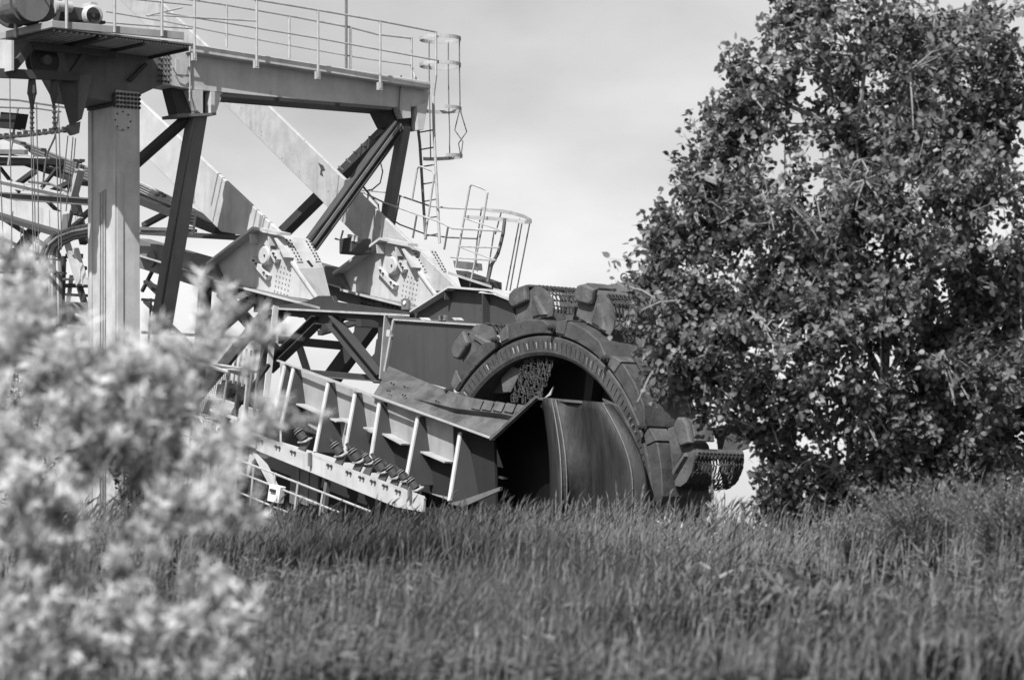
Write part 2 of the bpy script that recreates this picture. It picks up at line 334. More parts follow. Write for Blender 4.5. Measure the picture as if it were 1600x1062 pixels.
# ---- caged ladder at the far end of the beam
VL = vof(U(672, 138, UB))+.22
lad = P('caged_ladder', MB().tube([V(681, 50, VL), V(681, 118, VL), V(677, 150, VL), V(678, 205, VL), V(687, 380, VL)], .03), rail_m)
build('stringer', MB().tube([V(653, 200, VL), V(656, 225, VL), V(665, 374, VL)], .03), rail_d, lad)
for i in range(7):
    y = 203+27*i; build('rung', MB().tube([V(655+(y-205)*.055, y+4, VL), V(678+(y-205)*.05, y, VL)], .014), rail_d, lad)
def hoop(y, x0, x1, full, dy=0, mat_=rail_m):
    p, q = V(x0, y+2, VL), V(x1, y, VL); m_ = (p+q)/2; r_ = .4; c_ = m_+A*.36
    a0 = 0 if full else .35*math.pi
    mb = MB(); N = 28; tot = 2*math.pi if full else 1.3*math.pi
    st = -math.pi*.65 if not full else 0
    prev = None
    for k in range(N+1):
        t = st+tot*k/N; d = A*math.cos(t)+L*math.sin(t); o_ = c_+d*r_+Z*(dy*(math.cos(t)))
        ring = [o_-Z*.035, o_+Z*.035, o_+Z*.035+d*.01, o_-Z*.035+d*.01]
        if prev: mb.loft(prev, ring)
        prev = ring
    build('cage_hoop', mb, mat_, lad); return c_, r_
hc = [hoop(y, x0, x1, f, dy) for y, x0, x1, f, dy in ((57, 650, 681, True, 0), (98, 650, 681, True, 0), (167, 655, 678, False, 0), (242, 657, 679, False, .03))]
for t, kink in ((-1.5, 0), (-.5, .02), (.35, .16), (1.0, -.15)):
    pts = []
    for k, (c_, r_) in enumerate(hc): pts.append(c_+(A*math.cos(t)+L*math.sin(t))*r_)
    if kink: pts.insert(3, pts[2]*.55+pts[3]*.45+(A*math.cos(t)+L*math.sin(t))*kink*.8); pts.insert(4, pts[2]*.3+pts[4]*.7-(A*math.cos(t)+L*math.sin(t))*kink*.3)
    build('cage_strip', MB().tube(pts, .012), rail_d, lad)
build('end_post', MB().tube([V(643, 58, VL-.1), V(643, 104, VL-.1), V(650, 125, VL-.1)], .025), rail_m, lad)

# ---- portal legs and struts
def leg(name, p, q, w, h, m, flange=None):
    o = P(name, MB().bar(p, q, w, h, A), m, bevel=.01)
    return o
lg = leg('portal_leg', U(306, 176, UB-.2), V(246, 520, -1.75), .24, .24, mid)
build('leg_flange', MB().bar(U(315, 176, UB-.1), V(258, 520, -1.75), .03, .26, A), mid, lg)
leg('portal_strut', U(293, 184, UB-.3), U(205, 262, UB-1.2), .16, .16, dark2)
leg('portal_leg', U(632, 196, UB-.15), V(604, 352, 3.7), .2, .2, mid)
lg = P('portal_strut', MB().ibeam(U(622, 196, UB-.05), V(485, 384, 1.4), .26, .2, .03, A), dark2)
build('cover_strip', MB().bar(U(626, 194, UB+.05), V(489, 382, 1.25), .05, .05), rail_d, lg)
lg = leg('portal_strut', U(607, 201, UB-.4), V(440, 366, 4.2), .2, .24, dark2)
build('cable_tray', MB().tube([U(598, 204, UB-.3), V(520, 278, 4.1), V(434, 364, 4.1)], .025), rail_d, lg)
for i in range(6): build('cable_clip', MB().bar(U(598, 206, UB-.3).lerp(V(434, 365, 4.1), .08+.07*i), U(590, 200, UB-.3).lerp(V(426, 359, 4.1), .08+.07*i), .03, .03), rail_d, lg)
P('loose_cable', MB().tube([V(x, y, 3.9) for x, y in ((594, 252), (598, 268), (594, 286), (582, 296), (572, 298), (563, 288), (561, 262), (563, 236))], .014), rope)
P('loose_cable', MB().tube([V(x, y, 3.9) for x, y in ((563, 240), (560, 270), (568, 292), (578, 305), (591, 320), (592, 328), (584, 331))], .02), rope)

# ---- tie beams
tn = P('tie_beam', plateV([(140, 83), (437, 362), (425, 376), (345, 362), (140, 157)], .12, .08), light, bevel=.012)
build('splice_seam', plateV([(300, 241.5), (303, 244.5), (303, 316), (300, 313)], .1, .02), light_worn, tn)
tf = P('tie_beam', plateV([(165, -80), (720, 455), (640, 455), (500, 312), (165, -22)], 3.12, .08), light_worn, bevel=.012)
build('splice_seam', plateV([(526, 271), (529, 274), (522, 336), (519, 333)], 3.1, .02), light_worn, tf)
build('chipped_patch', plateV([(497, 254), (505, 259), (508, 266), (503, 268), (505, 276), (500, 273), (501, 264)], 3.115, .004), dark2, tf)

# ---- boom brackets with hinge pins (near and far)
def bracket(dv):
    def T(x, y, v): return V(x, y, v)+A*dv
    prof = [(325, 412), (394, 360), (437, 369), (452, 392), (466, 420), (498, 471), (440, 462), (400, 452), (338, 442)]
    back = [(372, 416), (441, 364), (482, 373), (496, 394), (506, 418), (519, 472), (487, 468), (447, 457), (385, 446)]
    b0 = P('hinge_bracket', MB().loft([T(x, y, 0) for x, y in prof], [T(x, y, .72) for x, y in back]), light, bevel=.012)
    fl = MB()
    for (p, q) in (((322, 414), (394, 358)), ((394, 358), (438, 367))):
        a_, b_ = T(*p, -.22), T(*q, -.22)
        fl.loft([a_, b_, b_+A*.24, a_+A*.24], [a_+Z*.05, b_+Z*.05, b_+A*.24+Z*.05, a_+A*.24+Z*.05])
    build('top_flange', fl, light, b0)
    a_, b_ = T(428, 372, -.2), T(443, 402, -.2)
    build('front_flange', MB().loft([a_, b_, b_+A*.2, a_+A*.2], [a_+L*.05, b_+L*.05, b_+A*.2+L*.05, a_+A*.2+L*.05]), light, b0)
    build('side_rib', MB().bar(T(455, 408, -.02), T(499, 471, -.02), .06, .04), light, b0)
    for x, y in ((396, 366), (425, 370)): build('stiffener', MB().bar(T(x, y, -.1), T(x+1, y+14, -.1), .18, .03), light, b0)
    build('hinge_pin', MB().stack(T(413, 399, -.12), A, [(-.03, .15), (0, .175), (.14, .175)], 28), light, b0)
    build('pin_centre', MB().cyl(T(413, 399, -.16), A, .02, .02, 8), dark, b0)
    for p, q in (((394, 404), (420, 434)), ((418, 378), (434, 408))):
        build('keeper_bar', MB().bar(T(*p, -.06), T(*q, -.06), .1, .1, A), light, b0)
    build('keeper_bolts', MB().bolts([T(x, y, -.11) for x, y in ((397, 407), (401, 412), (413, 426), (418, 431), (428, 396), (431, 402))], -A, .022, .035), dark2, b0)
    build('bolt_grid', MB().bolts([T(435+5.0*i-1.1*j, 414+8.0*j+1.7*i, 0) for i in range(5) for j in range(6)], -A, .014, .024), rail_m, b0)
    def front(s, t):                      # point of the sloping front face
        p = T(437, 369, 0).lerp(T(466, 420, 0), t); q = T(482, 373, .72).lerp(T(506, 418, .72), t); return p.lerp(q, s)
    fn = (front(1, 0)-front(0, 0)).cross(front(0, 1)-front(0, 0)).normalized()
    if fn.dot(Vector((0, -1, 0))) < 0: fn = -fn
    for s0_ in (.06, .76):
        q = [front(s0_, .1), front(s0_+.22, .1), front(s0_+.22, .82), front(s0_, .82)]
        build('splice_plate', MB().prism([p+fn*.004 for p in q], fn*.025), light, b0)
        build('splice_bolts', MB().bolts([front(s0_+.05+.12*i, .16+.1*j)+fn*.03 for i in range(2) for j in range(7)], fn, .016, .02), dark2, b0)
    q = [front(.36, .25), front(.5, .45), front(.62, .95), front(.52, .97), front(.42, .7)]
    build('access_slot', MB().prism([p+fn*.003 for p in q], fn*.006), black, b0)
    return b0
bracket(0.0); bracket(3.0)

# ---- boom chords behind the brackets
for dv, nm in ((0, 'boom_chord'), (3.0, 'boom_chord')):
    def T(x, y, v): return V(x, y, v)+A*dv
    ch = P(nm, MB().prism([T(x, y, -.12) for x, y in ((215, 372), (330, 405), (345, 440), (470, 468), (500, 474), (500, 484), (430, 484), (330, 455), (215, 418))], A*.3), mid, bevel=.01)
    build('chord_flange', MB().loft([T(218, 398, -.3), T(334, 433, -.3), T(334, 433, .3), T(218, 398, .3)], [T(218, 401, -.3), T(334, 436, -.3), T(334, 436, .3), T(218, 401, .3)]), light_worn, ch)
    build('chord_flange', MB().loft([T(334, 436, -.3), T(500, 479, -.3), T(500, 479, .3), T(334, 436, .3)], [T(334, 440, -.3), T(500, 483, -.3), T(500, 483, .3), T(334, 440, .3)]), light, ch)
    build('flange_cover', MB().cyl(T(237, 404, -.14), A, .16, .05, 24), mid, ch)
    build('chord_bolts', MB().bolts([T(368+6*i, 452+2*i+7*j, -.13) for i in range(4) for j in range(2)]+[T(401+7*i, 462+1.6*i, -.13) for i in range(4)], -A, .025, .03), dark2, ch)
for (x, y, w) in ((240, 408, .2), (300, 430, .2), (400, 478, .22), (560, 500, .24), (470, 488, .18)):
    P('cross_beam', MB().bar(V(x, y, .1), V(x, y, .1)+A*3.0, .16, w), dark2)

# ---- cable conduits and coil tray between column and bracket
ct = P('conduit_rack', MB().bar(V(200, 303, .9), V(352, 362, .9), .5, .14), dark)
for i in range(6): build('conduit', MB().tube([V(200, 276+i*4.2, .7+.08*i), V(262, 306+i*3.6, .7+.08*i), V(330, 342+i*3, .7+.08*i)], .025), light if i % 2 else rail_m, ct)
for x, y in ((245, 305), (250, 302), (255, 306)): build('clamp', MB().box(V(x, y, .6), .06, .1, .05), dark, ct)
tr = P('cable_tray', MB().bar(V(215, 357, -.5), V(298, 360, -.5), .3, .06), mid)
build('tray_frame', MB().tube([V(268, 325, -.5), V(306, 330, -.5), V(302, 366, -.5), V(265, 360, -.5), V(268, 325, -.5)], .025), light, tr)
for i in range(6): build('tray_rung', MB().tube([V(290, 334+5*i, -.5), V(304, 336+5*i, -.5)], .018), light, tr)
for i in range(4): build('cable_coil', MB().tube([V(288+5*math.cos(t), 344+12*math.sin(t), -.45-.05*i) for t in np.linspace(0, 6.2, 14)], .02), rail_m, tr)
for i in range(3): build('cable', MB().tube([V(205, 356+3*i, -.4), V(240, 358+2*i, -.4), V(285, 354+2*i, -.4)], .025), rail_m, tr)
P('brace', MB().bar(V(205, 362, .2), V(380, 372, .2), .16, .1), dark2)
P('brace', MB().bar(V(225, 352, 1.8), V(270, 328, 1.8), .12, .1), dark2)
P('brace', MB().bar(V(230, 440, 1.0), V(260, 470, 1.0), .1, .1), dark2)

# ---- boom truss, near side
VT = -.3
ts = P('truss_top_chord', plateV([(428, 479), (480, 470), (497, 462), (519, 462), (522, 471), (640, 488), (640, 493), (428, 483)], VT, .1), dark, bevel=.006)
build('chord_flange', MB().loft([V(424, 480, VT-.16), V(640, 491, VT-.16), V(640, 491, VT+.2), V(424, 480, VT+.2)], [V(424, 483, VT-.16), V(640, 494.5, VT-.16), V(640, 494.5, VT+.2), V(424, 483, VT+.2)]), light_worn, ts)
build('lower_web', plateV([(428, 483), (606, 492), (606, 500), (536, 497), (524, 512), (514, 515), (494, 514), (482, 506), (474, 496), (440, 493)], VT, .08), dark, ts)
def tmember(name, p, q, w, m=dark):
    o = P(name, MB().bar(V(*p, VT), V(*q, VT), .1, w, A if False else Z), m, bevel=.008); return o
for nm, p, q, w in (('truss_diagonal', (496, 500), (418, 576), .16), ('truss_diagonal', (518, 500), (594, 592), .17)):
    o = tmember(nm, p, q, w)
    d = (V(*q, VT)-V(*p, VT)).normalized(); up = d.cross(A).normalized(); up = up if up.z > 0 else -up
    build('flange', MB().bar(V(*p, VT-.07)+up*w*.5, V(*q, VT-.07)+up*w*.5, .22, .02, up), dark2, o)
    build('flange', MB().bar(V(*p, VT-.07)-up*w*.5, V(*q, VT-.07)-up*w*.5, .22, .02, up), dark2, o)
o = tmember('truss_bottom_chord', (455, 580), (600, 592), .12)
build('flange', MB().bar(V(455, 585, VT-.05), V(600, 596, VT-.05), .2, .02), rail_d, o)
o = P('truss_post', plateV([(592, 492), (606, 493), (598, 594), (585, 592)], VT, .08), dark, bevel=.006)
build('edge_flange', MB().bar(V(607, 492, VT-.08), V(599, 592, VT-.08), .03, .18, A), light_worn, o)
build('gusset', plateV([(560, 497), (594, 494), (594, 506), (584, 500)], VT+.01, .06), dark, o)
build('gusset', plateV([(588, 530), (594, 528), (588, 590), (562, 552), (578, 560), (585, 552)], VT+.01, .06), dark, o)
o = P('truss_post', MB().bar(V(422, 476, VT-.12), V(403, 645, VT-.5), .16, .06, L), dark2, bevel=.006)
build('edge_flange', MB().bar(V(431, 478, VT-.2), V(413, 645, VT-.6), .03, .12, A), light, o)
build('gusset', plateV([(430, 484), (452, 486), (440, 500), (428, 508)], VT, .06), dark, o)
P('truss_diagonal', MB().bar(V(418, 486, -.9), V(282, 652, -1.6), .12, .2), dark2, bevel=.008)
P('truss_post', MB().bar(V(321, 448, -.2), V(309, 610, -.2), .2, .18), dark)
P('truss_diagonal', MB().bar(V(398, 462, .4), V(322, 530, .4), .14, .24), dark)
P('truss_diagonal', MB().bar(V(345, 455, 1.4), V(440, 560, 1.4), .14, .22), dark)
P('cross_brace', MB().bar(V(440, 531, 1.5), V(545, 541, 1.5), .16, .16), dark)
P('cross_brace', MB().bar(V(500, 520, 2.2), V(575, 498, 2.2), .12, .1), dark2)
P('cross_brace', MB().bar(V(508, 605, 1.1), V(590, 494, 1.1), .2, .32), dark)
P('cross_brace', MB().bar(V(466, 536, 2.6), V(484, 592, 2.6), .1, .12), mid)
P('cross_brace', MB().bar(V(560, 500, 2.2), V(556, 560, 2.2), .1, .1), dark)

# ---- handrails and screen under the boom
hr = P('side_handrail', MB().tube([V(222, 519, -.9), V(350, 526, -.9), V(430, 530, -.9)], .03), rail_d)
build('post', MB().tube([V(236, 466, -.9), V(232, 540, -.9)], .025), rail_d, hr)
build('mid_rail', MB().tube([V(222, 468, -.9), V(250, 470, -.9)], .03), rail_d, hr)
sc = P('mesh_screen', MB().tube([V(292, 562, -2.4), V(357, 582, -2.4), V(345, 655, -2.4), V(274, 648, -2.4), V(292, 562, -2.4)], .03), rail_m)
wire = MB()
for i in range(26):
    t_ = i/25; wire.tube([V(292+65*t_, 562+20*t_, -2.38), V(274+71*t_, 648+7*t_, -2.38)], .006, 3)
    wire.tube([V(292-18*t_, 562+86*t_, -2.37), V(357-12*t_, 582+73*t_, -2.37)], .006, 3)
o = build('wire_mesh', wire, rope, sc); o['kind'] = 'stuff'
build('top_rail', MB().tube([V(276, 555, -2.5), V(357, 581, -2.5)], .03), rail_m, sc)
build('top_rail', MB().tube([V(326, 568, -2.3), V(403, 579, -2.3)], .025), rail_m, sc)
build('top_rail', MB().tube([V(342, 577, -2.2), V(403, 580, -2.2)], .025), rail_m, sc)
build('screen_stay', MB().tube([V(313, 575, -2.2), V(306, 650, -2.2)], .05), mid, sc)
gr = P('slatted_guard', MB().bar(V(355, 606, -.4), V(402, 622, -.4), .3, .3), black)
for i in range(6): build('slat', MB().bar(V(364+7*i, 535+3*i, -.5), V(357+7*i, 600+3*i, -.5), .03, .04, A), light, gr)
for p, q, w, v_, m_ in (((330, 640), (372, 655), .05, -2.6, light), ((300, 668), (380, 690), .06, -2.8, dark2), ((334, 655), (326, 770), .05, -3.0, rail_m), ((356, 640), (350, 700), .05, -2.6, rail_d), ((372, 600), (366, 690), .06, -2.2, dark2), ((388, 590), (380, 670), .05, -2.5, light_worn), ((410, 620), (404, 690), .07, -2.6, dark2), ((300, 560), (395, 590), .07, -1.4, dark2), ((270, 600), (330, 690), .07, -2.0, dark), ((420, 570), (330, 690), .06, -2.1, dark), ((226, 440), (262, 455), .06, -.6, dark), ((226, 470), (320, 560), .08, .6, dark), ((222, 455), (250, 400), .06, .8, dark)):
    P('brace', MB().bar(V(*p, v_), V(*q, v_), .06, w), m_)
P('lower_panel', plateV([(300, 610), (400, 640), (396, 672), (300, 640)], -1.2, .1), light_worn, bevel=.01)
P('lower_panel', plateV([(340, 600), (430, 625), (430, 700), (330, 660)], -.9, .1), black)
P('hose', MB().tube([V(x, y, -2.3) for x, y in ((412, 545), (404, 580), (400, 610), (397, 650))], .03), rail_d)
P('hose', MB().tube([V(x, y, -2.3) for x, y in ((398, 540), (394, 580), (388, 620), (385, 650))], .025), rail_m)

# ---- head girder in front of the truss
gd = P('head_girder', plateV([(606, 492), (640, 490), (702, 453), (762, 459), (797, 473), (812, 512), (606, 497)], -.32, .12), dark2, bevel=.008)
tf_ = MB(); pl = [(640, 488), (700, 450), (764, 455), (800, 469), (812, 490)]
for p, q in zip(pl[:-1], pl[1:]):
    a_, b_ = V(*p, -.5), V(*q, -.5); tf_.loft([a_, b_, b_+A*.75, a_+A*.75], [a_+Z*.035, b_+Z*.035, b_+A*.75+Z*.035, a_+A*.75+Z*.035])
build('top_flange', tf_, light, gd)
build('bottom_flange', MB().loft([V(606, 493, -.5), V(815, 511, -.5), V(815, 511, .1), V(606, 493, .1)], [V(606, 496, -.5), V(815, 514, -.5), V(815, 514, .1), V(606, 496, .1)]), rail_d, gd)
for x, y0, y1 in ((759, 459, 505), (700, 454, 468)): build('stiffener', MB().bar(V(x, y0, -.4), V(x, y1, -.4), .15, .03, L), dark2, gd)
for x, y, h_ in ((632, 474, 16), (690, 496, 8)):
    build('lifting_lug', MB().prism([V(x-5, y+h_*.6, -.52), V(x-5, y-h_*.3, -.52), V(x-2, y-h_*.5, -.52), V(x+3, y-h_*.5, -.52), V(x+6, y-h_*.3, -.52), V(x+6, y+h_*.6, -.52)], A*.05), mid, gd)
    build('lug_eye', MB().cyl(V(x, y-1, -.53), A, .035, .02, 12), white if h_ > 10 else dark, gd)
build('far_web', plateV([(640, 490), (702, 453), (762, 459), (797, 473), (812, 512), (640, 497)], .4, .1), dark2, gd)
o = P('side_plate', plateV([(617, 501), (760, 510), (742, 590), (705, 608), (602, 580)], -.75, .05), dark2)
build('edge_strip', MB().bar(V(616, 500, -.77), V(602, 580, -.77), .06, .05), light_worn, o)
build('edge_strip', MB().bar(V(616, 499, -.77), V(760, 508.5, -.77), .06, .03), light_worn, o)
build('hinge_block', plateV([(604, 515), (612, 516), (611, 526), (603, 525)], -.8, .06), light, o)
for x in (655, 706): build('clip', plateV([(x, 496), (x+8, 496), (x+12, 500), (x+4, 500)], -.8, .1), light, o)
# ---- bent apron plate in front of the wheel
def sheet(rows, thick=.03, off=A):
    mb = MB(); n_ = len(rows[0]); R_ = len(rows)
    vs = [V(*p) for r_ in rows for p in r_]; vs2 = [p+off*thick for p in vs]
    fs = [[i*n_+k, i*n_+k+1, (i+1)*n_+k+1, (i+1)*n_+k] for i in range(R_-1) for k in range(n_-1)]
    m_ = R_*n_
    fs2 = [[q+m_ for q in reversed(f)] for f in fs]
    bd = [k for k in range(n_)]+[i*n_+n_-1 for i in range(1, R_)]+[(R_-1)*n_+k for k in range(n_-2, -1, -1)]+[i*n_ for i in range(R_-2, 0, -1)]
    sd = [[bd[i], bd[(i+1) % len(bd)], bd[(i+1) % len(bd)]+m_, bd[i]+m_] for i in range(len(bd))]
    return mb.add(vs+vs2, fs+fs2+sd)
ap = P('apron_plate', sheet([[(607, 572, -1.5), (665, 597, -2.2), (725, 619, -2.62), (800, 633, -2.62), (820, 640, -2.62)],
                             [(596, 594, -2.2), (650, 615, -2.45), (712, 638, -2.7), (785, 646, -2.7), (806, 651, -2.7)],
                             [(592, 602, -2.62), (645, 622, -2.62), (708, 644, -2.62), (783, 653, -2.62), (802, 657, -2.62)],
                             [(581, 620, -2.8), (640, 641, -2.85), (700, 661, -2.92), (752, 680, -2.95), (771, 686, -2.95)]]), wheel_l)
build('bolt_row', MB().bolts([V(x, y, v) for x, y, v in ((612, 598, -2.35), (616, 600, -2.36), (606, 610, -2.75), (610, 611, -2.75), (633, 604, -2.3), (638, 606, -2.3), (630, 617, -2.68), (634, 618, -2.68), (682, 626, -2.6), (686, 628, -2.6))], -A, .016, .02), dark, ap)
for i in range(5): build('tread_plate', MB().prism([V(742+17*i, 622.5+2.2*i, -2.65), V(756+17*i, 625+2.2*i, -2.65), V(750+17*i, 640+1.5*i, -2.7), V(736+17*i, 637+1.5*i, -2.7)], -A*.015), wheel_l, ap)

# ---- belt conveyor trough
tr = P('conveyor_trough', plateV([(437, 566), (590, 622), (708, 665), (708, 784), (640, 760), (540, 700), (440, 640)], -2.72, .05), pale2, bevel=.006)
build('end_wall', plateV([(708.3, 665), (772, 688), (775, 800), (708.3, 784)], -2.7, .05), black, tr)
build('top_rim', MB().bar(V(434, 563, -2.86), V(772, 686, -2.98), .05, .025), light_worn, tr)
ribs = [((445, 570), (427, 655)), ((459, 573), (438, 670)), ((513, 597), (492, 706)), ((555, 613), (536, 722)), ((593, 628), (576, 738)), ((653, 650), (633, 756)), ((719, 676), (702, 782))]
for (t0, b0_) in ribs:
    T_, B_ = V(*t0, -2.85), V(*b0_, -3.3)
    build('rib', MB().prism([T_, B_, B_+A*.62, T_+A*.12], L*.03), dark2, tr)
    build('rib_flange', MB().bar(T_, B_, .03, .07, L), light, tr)
for (a_, b_) in (((462, 628), (508, 648)), ((510, 648), (533, 659)), ((536, 654), (552, 661)), ((575, 668), (592, 676)), ((604, 678), (634, 694)), ((664, 706), (702, 722))):
    build('shelf_angle', MB().bar(V(*a_, -2.82), V(*b_, -2.82), .2, .025), light_worn, tr)
build('opening', plateV([(570, 672), (592, 682), (590, 730), (576, 720)], -2.735, .01), black, tr)
build('opening', plateV([(608, 684), (640, 698), (634, 760), (612, 740)], -2.735, .01), black, tr)
build('opening', plateV([(668, 710), (706, 726), (704, 775), (672, 768)], -2.735, .01), black, tr)
build('oval_slot', plateV([(466, 610), (470, 609), (474, 630), (469, 629)], -2.735, .01), light, tr)
build('oval_slot', plateV([(517, 629), (520, 629), (525, 644), (521, 643)], -2.735, .01), light, tr)
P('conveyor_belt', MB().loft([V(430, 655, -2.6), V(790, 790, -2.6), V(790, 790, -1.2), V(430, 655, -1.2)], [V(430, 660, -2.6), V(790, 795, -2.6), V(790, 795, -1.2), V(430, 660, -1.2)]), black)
P('trough_back', plateV([(440, 610), (770, 700), (770, 790), (440, 690)], -1.3, .05), dark2)
# idler rollers standing on their brackets
ax = (Z*.8-L*.42-A*.42).normalized()
for x, y, s_ in ((475, 686, 1.0), (532, 708, 1.0), (560, 718, 1.0), (577, 721, .75), (599, 734, 1.0), (617, 743, .95), (633, 748, .8), (650, 762, .9)):
    p = V(x, y, -3.35)
    o = P('idler_roller', MB().stack(p, ax, [(d*s_*.9, r_*s_*.8) for d, r_ in ((0, .1), (.13, .1), (.14, .075), (.16, .075), (.165, .105), (.19, .105), (.195, .07), (.21, .07), (.215, .085), (.235, .085), (.24, .055), (.26, .055), (.265, .065), (.285, .065), (.29, .035), (.34, .035))], 18), dark2)
    build('seal_ring', MB().cyl(p+ax*.160*s_, ax, .088*s_, .007, 18), rail_m, o)
    build('seal_ring', MB().cyl(p+ax*.2025*s_, ax, .072*s_, .007, 18), rail_m, o)
    build('end_nut', MB().cyl(p+ax*.31*s_, ax, .03*s_, .06, 6), dark, o)
    q = p-ax*.02
    build('bracket_plate', MB().bar(q-L*.11*s_, q+L*.12*s_, .17*s_, .02, ax), rail_m, o)
    build('bracket_web', MB().prism([q-L*.11*s_-ax*.02, q+L*.12*s_-ax*.02, q+L*.05-Z*.3-A*.1, q-L*.2-Z*.3-A*.1], A*.03), dark2, o)
# walkway channel under the idlers
wk = P('walkway_channel', plateV([(378, 672), (662, 778), (660, 800), (618, 792), (376, 694)], -3.6, .06), light, bevel=.008)
build('channel_lip', MB().loft([V(376, 668, -3.6), V(664, 775, -3.6), V(664, 775, -3.35), V(376, 668, -3.35)], [V(376, 672, -3.6), V(664, 779, -3.6), V(664, 779, -3.35), V(376, 672, -3.35)]), light, wk)
build('channel_bolts', MB().bolts([V(x+d, y+d*.35, -3.61) for x, y in ((396, 683), (405, 687), (432, 697), (456, 705), (513, 726), (543, 737), (563, 745), (581, 751), (600, 758), (620, 766)) for d in (0, 5)], -A, .025, .03), dark2, wk)
build('end_cover', plateV([(377, 671), (400, 680), (399, 700), (375, 692)], -3.63, .02), light, wk)
for x, y in ((484, 716), (640, 770)): build('clamp', MB().bar(V(x, y-9, -3.64), V(x, y+12, -3.64), .05, .05, L), mid, wk)
lg = P('walkway_support', MB().bar(V(385, 690, -3.55), V(366, 782, -3.55), .1, .16, A), mid, bevel=.006)
build('brace', MB().bar(V(400, 704, -3.5), V(433, 768, -3.5), .1, .1, A), light, lg)
build('arch_plate', plateV([(392, 697), (424, 710), (414, 716), (402, 712), (394, 720), (388, 745), (384, 745)], -3.52, .05), light, lg)
build('leg', MB().bar(V(512, 752, -3.5), V(506, 800, -3.5), .08, .08, A), mid, lg)
for x in (455, 470, 485): build('fin_plate', plateV([(x, 722+(x-455)*.35), (x+13, 727+(x-455)*.35), (x+10, 790), (x-3, 785)], -3.2, .04), mid, lg)
P('shade_sheet', plateV([(340, 668), (520, 740), (660, 792), (800, 800), (800, 870), (340, 850)], -2.9, .1), black)  # black sheet added as painted shade under the walkway channel
rl = P('lower_handrail', MB().tube([V(331, 702, -3.9), V(430, 740, -3.9), V(580, 799, -3.9)], .02), rail_m)
build('mid_rail', MB().tube([V(333, 722, -3.9), V(420, 756, -3.9), V(530, 800, -3.9)], .018), rail_m, rl)
build('mid_rail', MB().tube([V(333, 752, -3.9), V(420, 788, -3.9), V(460, 804, -3.9)], .018), rail_m, rl)
for x, y0, y1 in ((348, 660, 790), (372, 715, 790), (397, 727, 790), (430, 738, 800), (466, 752, 800), (505, 768, 805)): build('post', MB().tube([V(x, y0, -3.9), V(x-6, y1, -3.9)], .024), rail_m, rl)
for x, y in ((300, 640), (318, 650), (336, 660)): build('post', MB().tube([V(x, y, -3.9), V(x-8, y+130, -3.9)], .022), rail_m, rl)
for y in (655, 690): build('mid_rail', MB().tube([V(285, y-12, -3.9), V(350, y+12, -3.9)], .018), rail_m, rl)
P('deck_panel', MB().bar(V(334, 690, -3.3), V(372, 700, -3.3), .5, .04), light_worn)
P('deck_panel', plateV([(336, 742), (368, 752), (366, 768), (342, 764)], -3.2, .04), light_worn)
sb = P('switch_box', MB().prism([V(421, 756, -3.98), V(438, 760, -3.98), V(434, 786, -3.98), V(417, 782, -3.98)], A*.12), white, bevel=.008)
build('switch_handle', MB().bar(V(422, 765, -4.0), V(430, 767, -4.0), .03, .05), dark, sb)
P('fallen_plate', plateV([(700, 786), (722, 781), (782, 760), (781, 766), (722, 792)], -3.3, .05), mid)

# ---- transfer chute inside the wheel
cb = P('chute_hood', MB().loft([V(770, 683, -2.98), V(838, 620, -2.98), V(838, 620, -1.7), V(770, 683, -1.7)], [V(774, 686, -2.98), V(841, 624, -2.98), V(841, 624, -1.7), V(774, 686, -1.7)]), wheel_l)
build('hood_top', MB().loft([V(838, 620, -2.98), V(950, 629, -2.98), V(950, 629, -1.9), V(838, 620, -1.9)], [V(838, 624, -2.98), V(950, 633, -2.98), V(950, 633, -1.9), V(838, 624, -1.9)]), wheel_l, cb)
build('back_wall', plateV([(700, 690), (770, 684), (838, 620), (1000, 640), (1000, 815), (690, 815)], -1.75, .06), black, cb)  # black colour stands in for the shade inside the chute
build('inner_wall', plateV([(720, 690), (768, 688), (766, 790), (735, 790)], -2.5, .04), dark, cb)
build('edge_strip', MB().bar(V(767, 686, -3.0), V(839, 620, -3.0), .06, .05), wheel_l, cb)
build('seam_strip', MB().bar(V(764, 690, -2.55), V(770, 790, -2.55), .04, .04), dark, cb)
for y in (735,): build('ledge', MB().bar(V(738, y, -2.56), V(790, y+12, -2.56), .1, .03), dark2, cb)
rows = []
cx = [(846, 622, 858, -2.95), (852, 622, 866, -3.08), (862, 623, 876, -3.12), (868, 624, 884, -3.04), (885, 624, 900, -2.95), (900, 625, 920, -2.92), (915, 626, 940, -3.0), (930, 628, 962, -3.1), (942, 630, 985, -3.05), (955, 632, 1004, -2.95)]
for k in range(15):
    t_ = k/14; rw = []
    for i, (x0, y0, x1, v_) in enumerate(cx):
        bow = math.sin(t_*math.pi)*(6+18*(i/9)**2)
        dent = .10*math.sin(i*1.3+t_*2.2)*t_+.06*math.sin(t_*5+i*.6)
        rw.append((x0+(x1-x0)*t_+bow, y0+(815-y0)*t_, v_+dent*.8))
    rows.append(rw)
build('liner_sheet', sheet(rows), liner, cb, smooth=True)
for ci in (2, 3, 8):
    build('stitched_seam', MB().tube([V(r_[ci][0], r_[ci][1], r_[ci][2]-.02) for r_ in rows[:-1]], .012, 5), rail_d, cb)
build('rim_guard', plateV([(940, 622), (966, 634), (990, 680), (1006, 735), (1014, 815), (1000, 815), (993, 760), (980, 712), (960, 665)], -2.75, .05), wheel, cb, bevel=.006)
for x, y in ((957, 672), (979, 709), (990, 752)): build('clip_plate', plateV([(x-5, y-4), (x+6, y-2), (x+4, y+7), (x-7, y+4)], -2.8, .03), wheel_l, cb)
build('torn_flap', MB().prism([V(850, 622, -2.6), V(857, 615, -2.6), V(864, 604, -2.6), V(860, 617, -2.6)], A*.02), light_worn, cb)

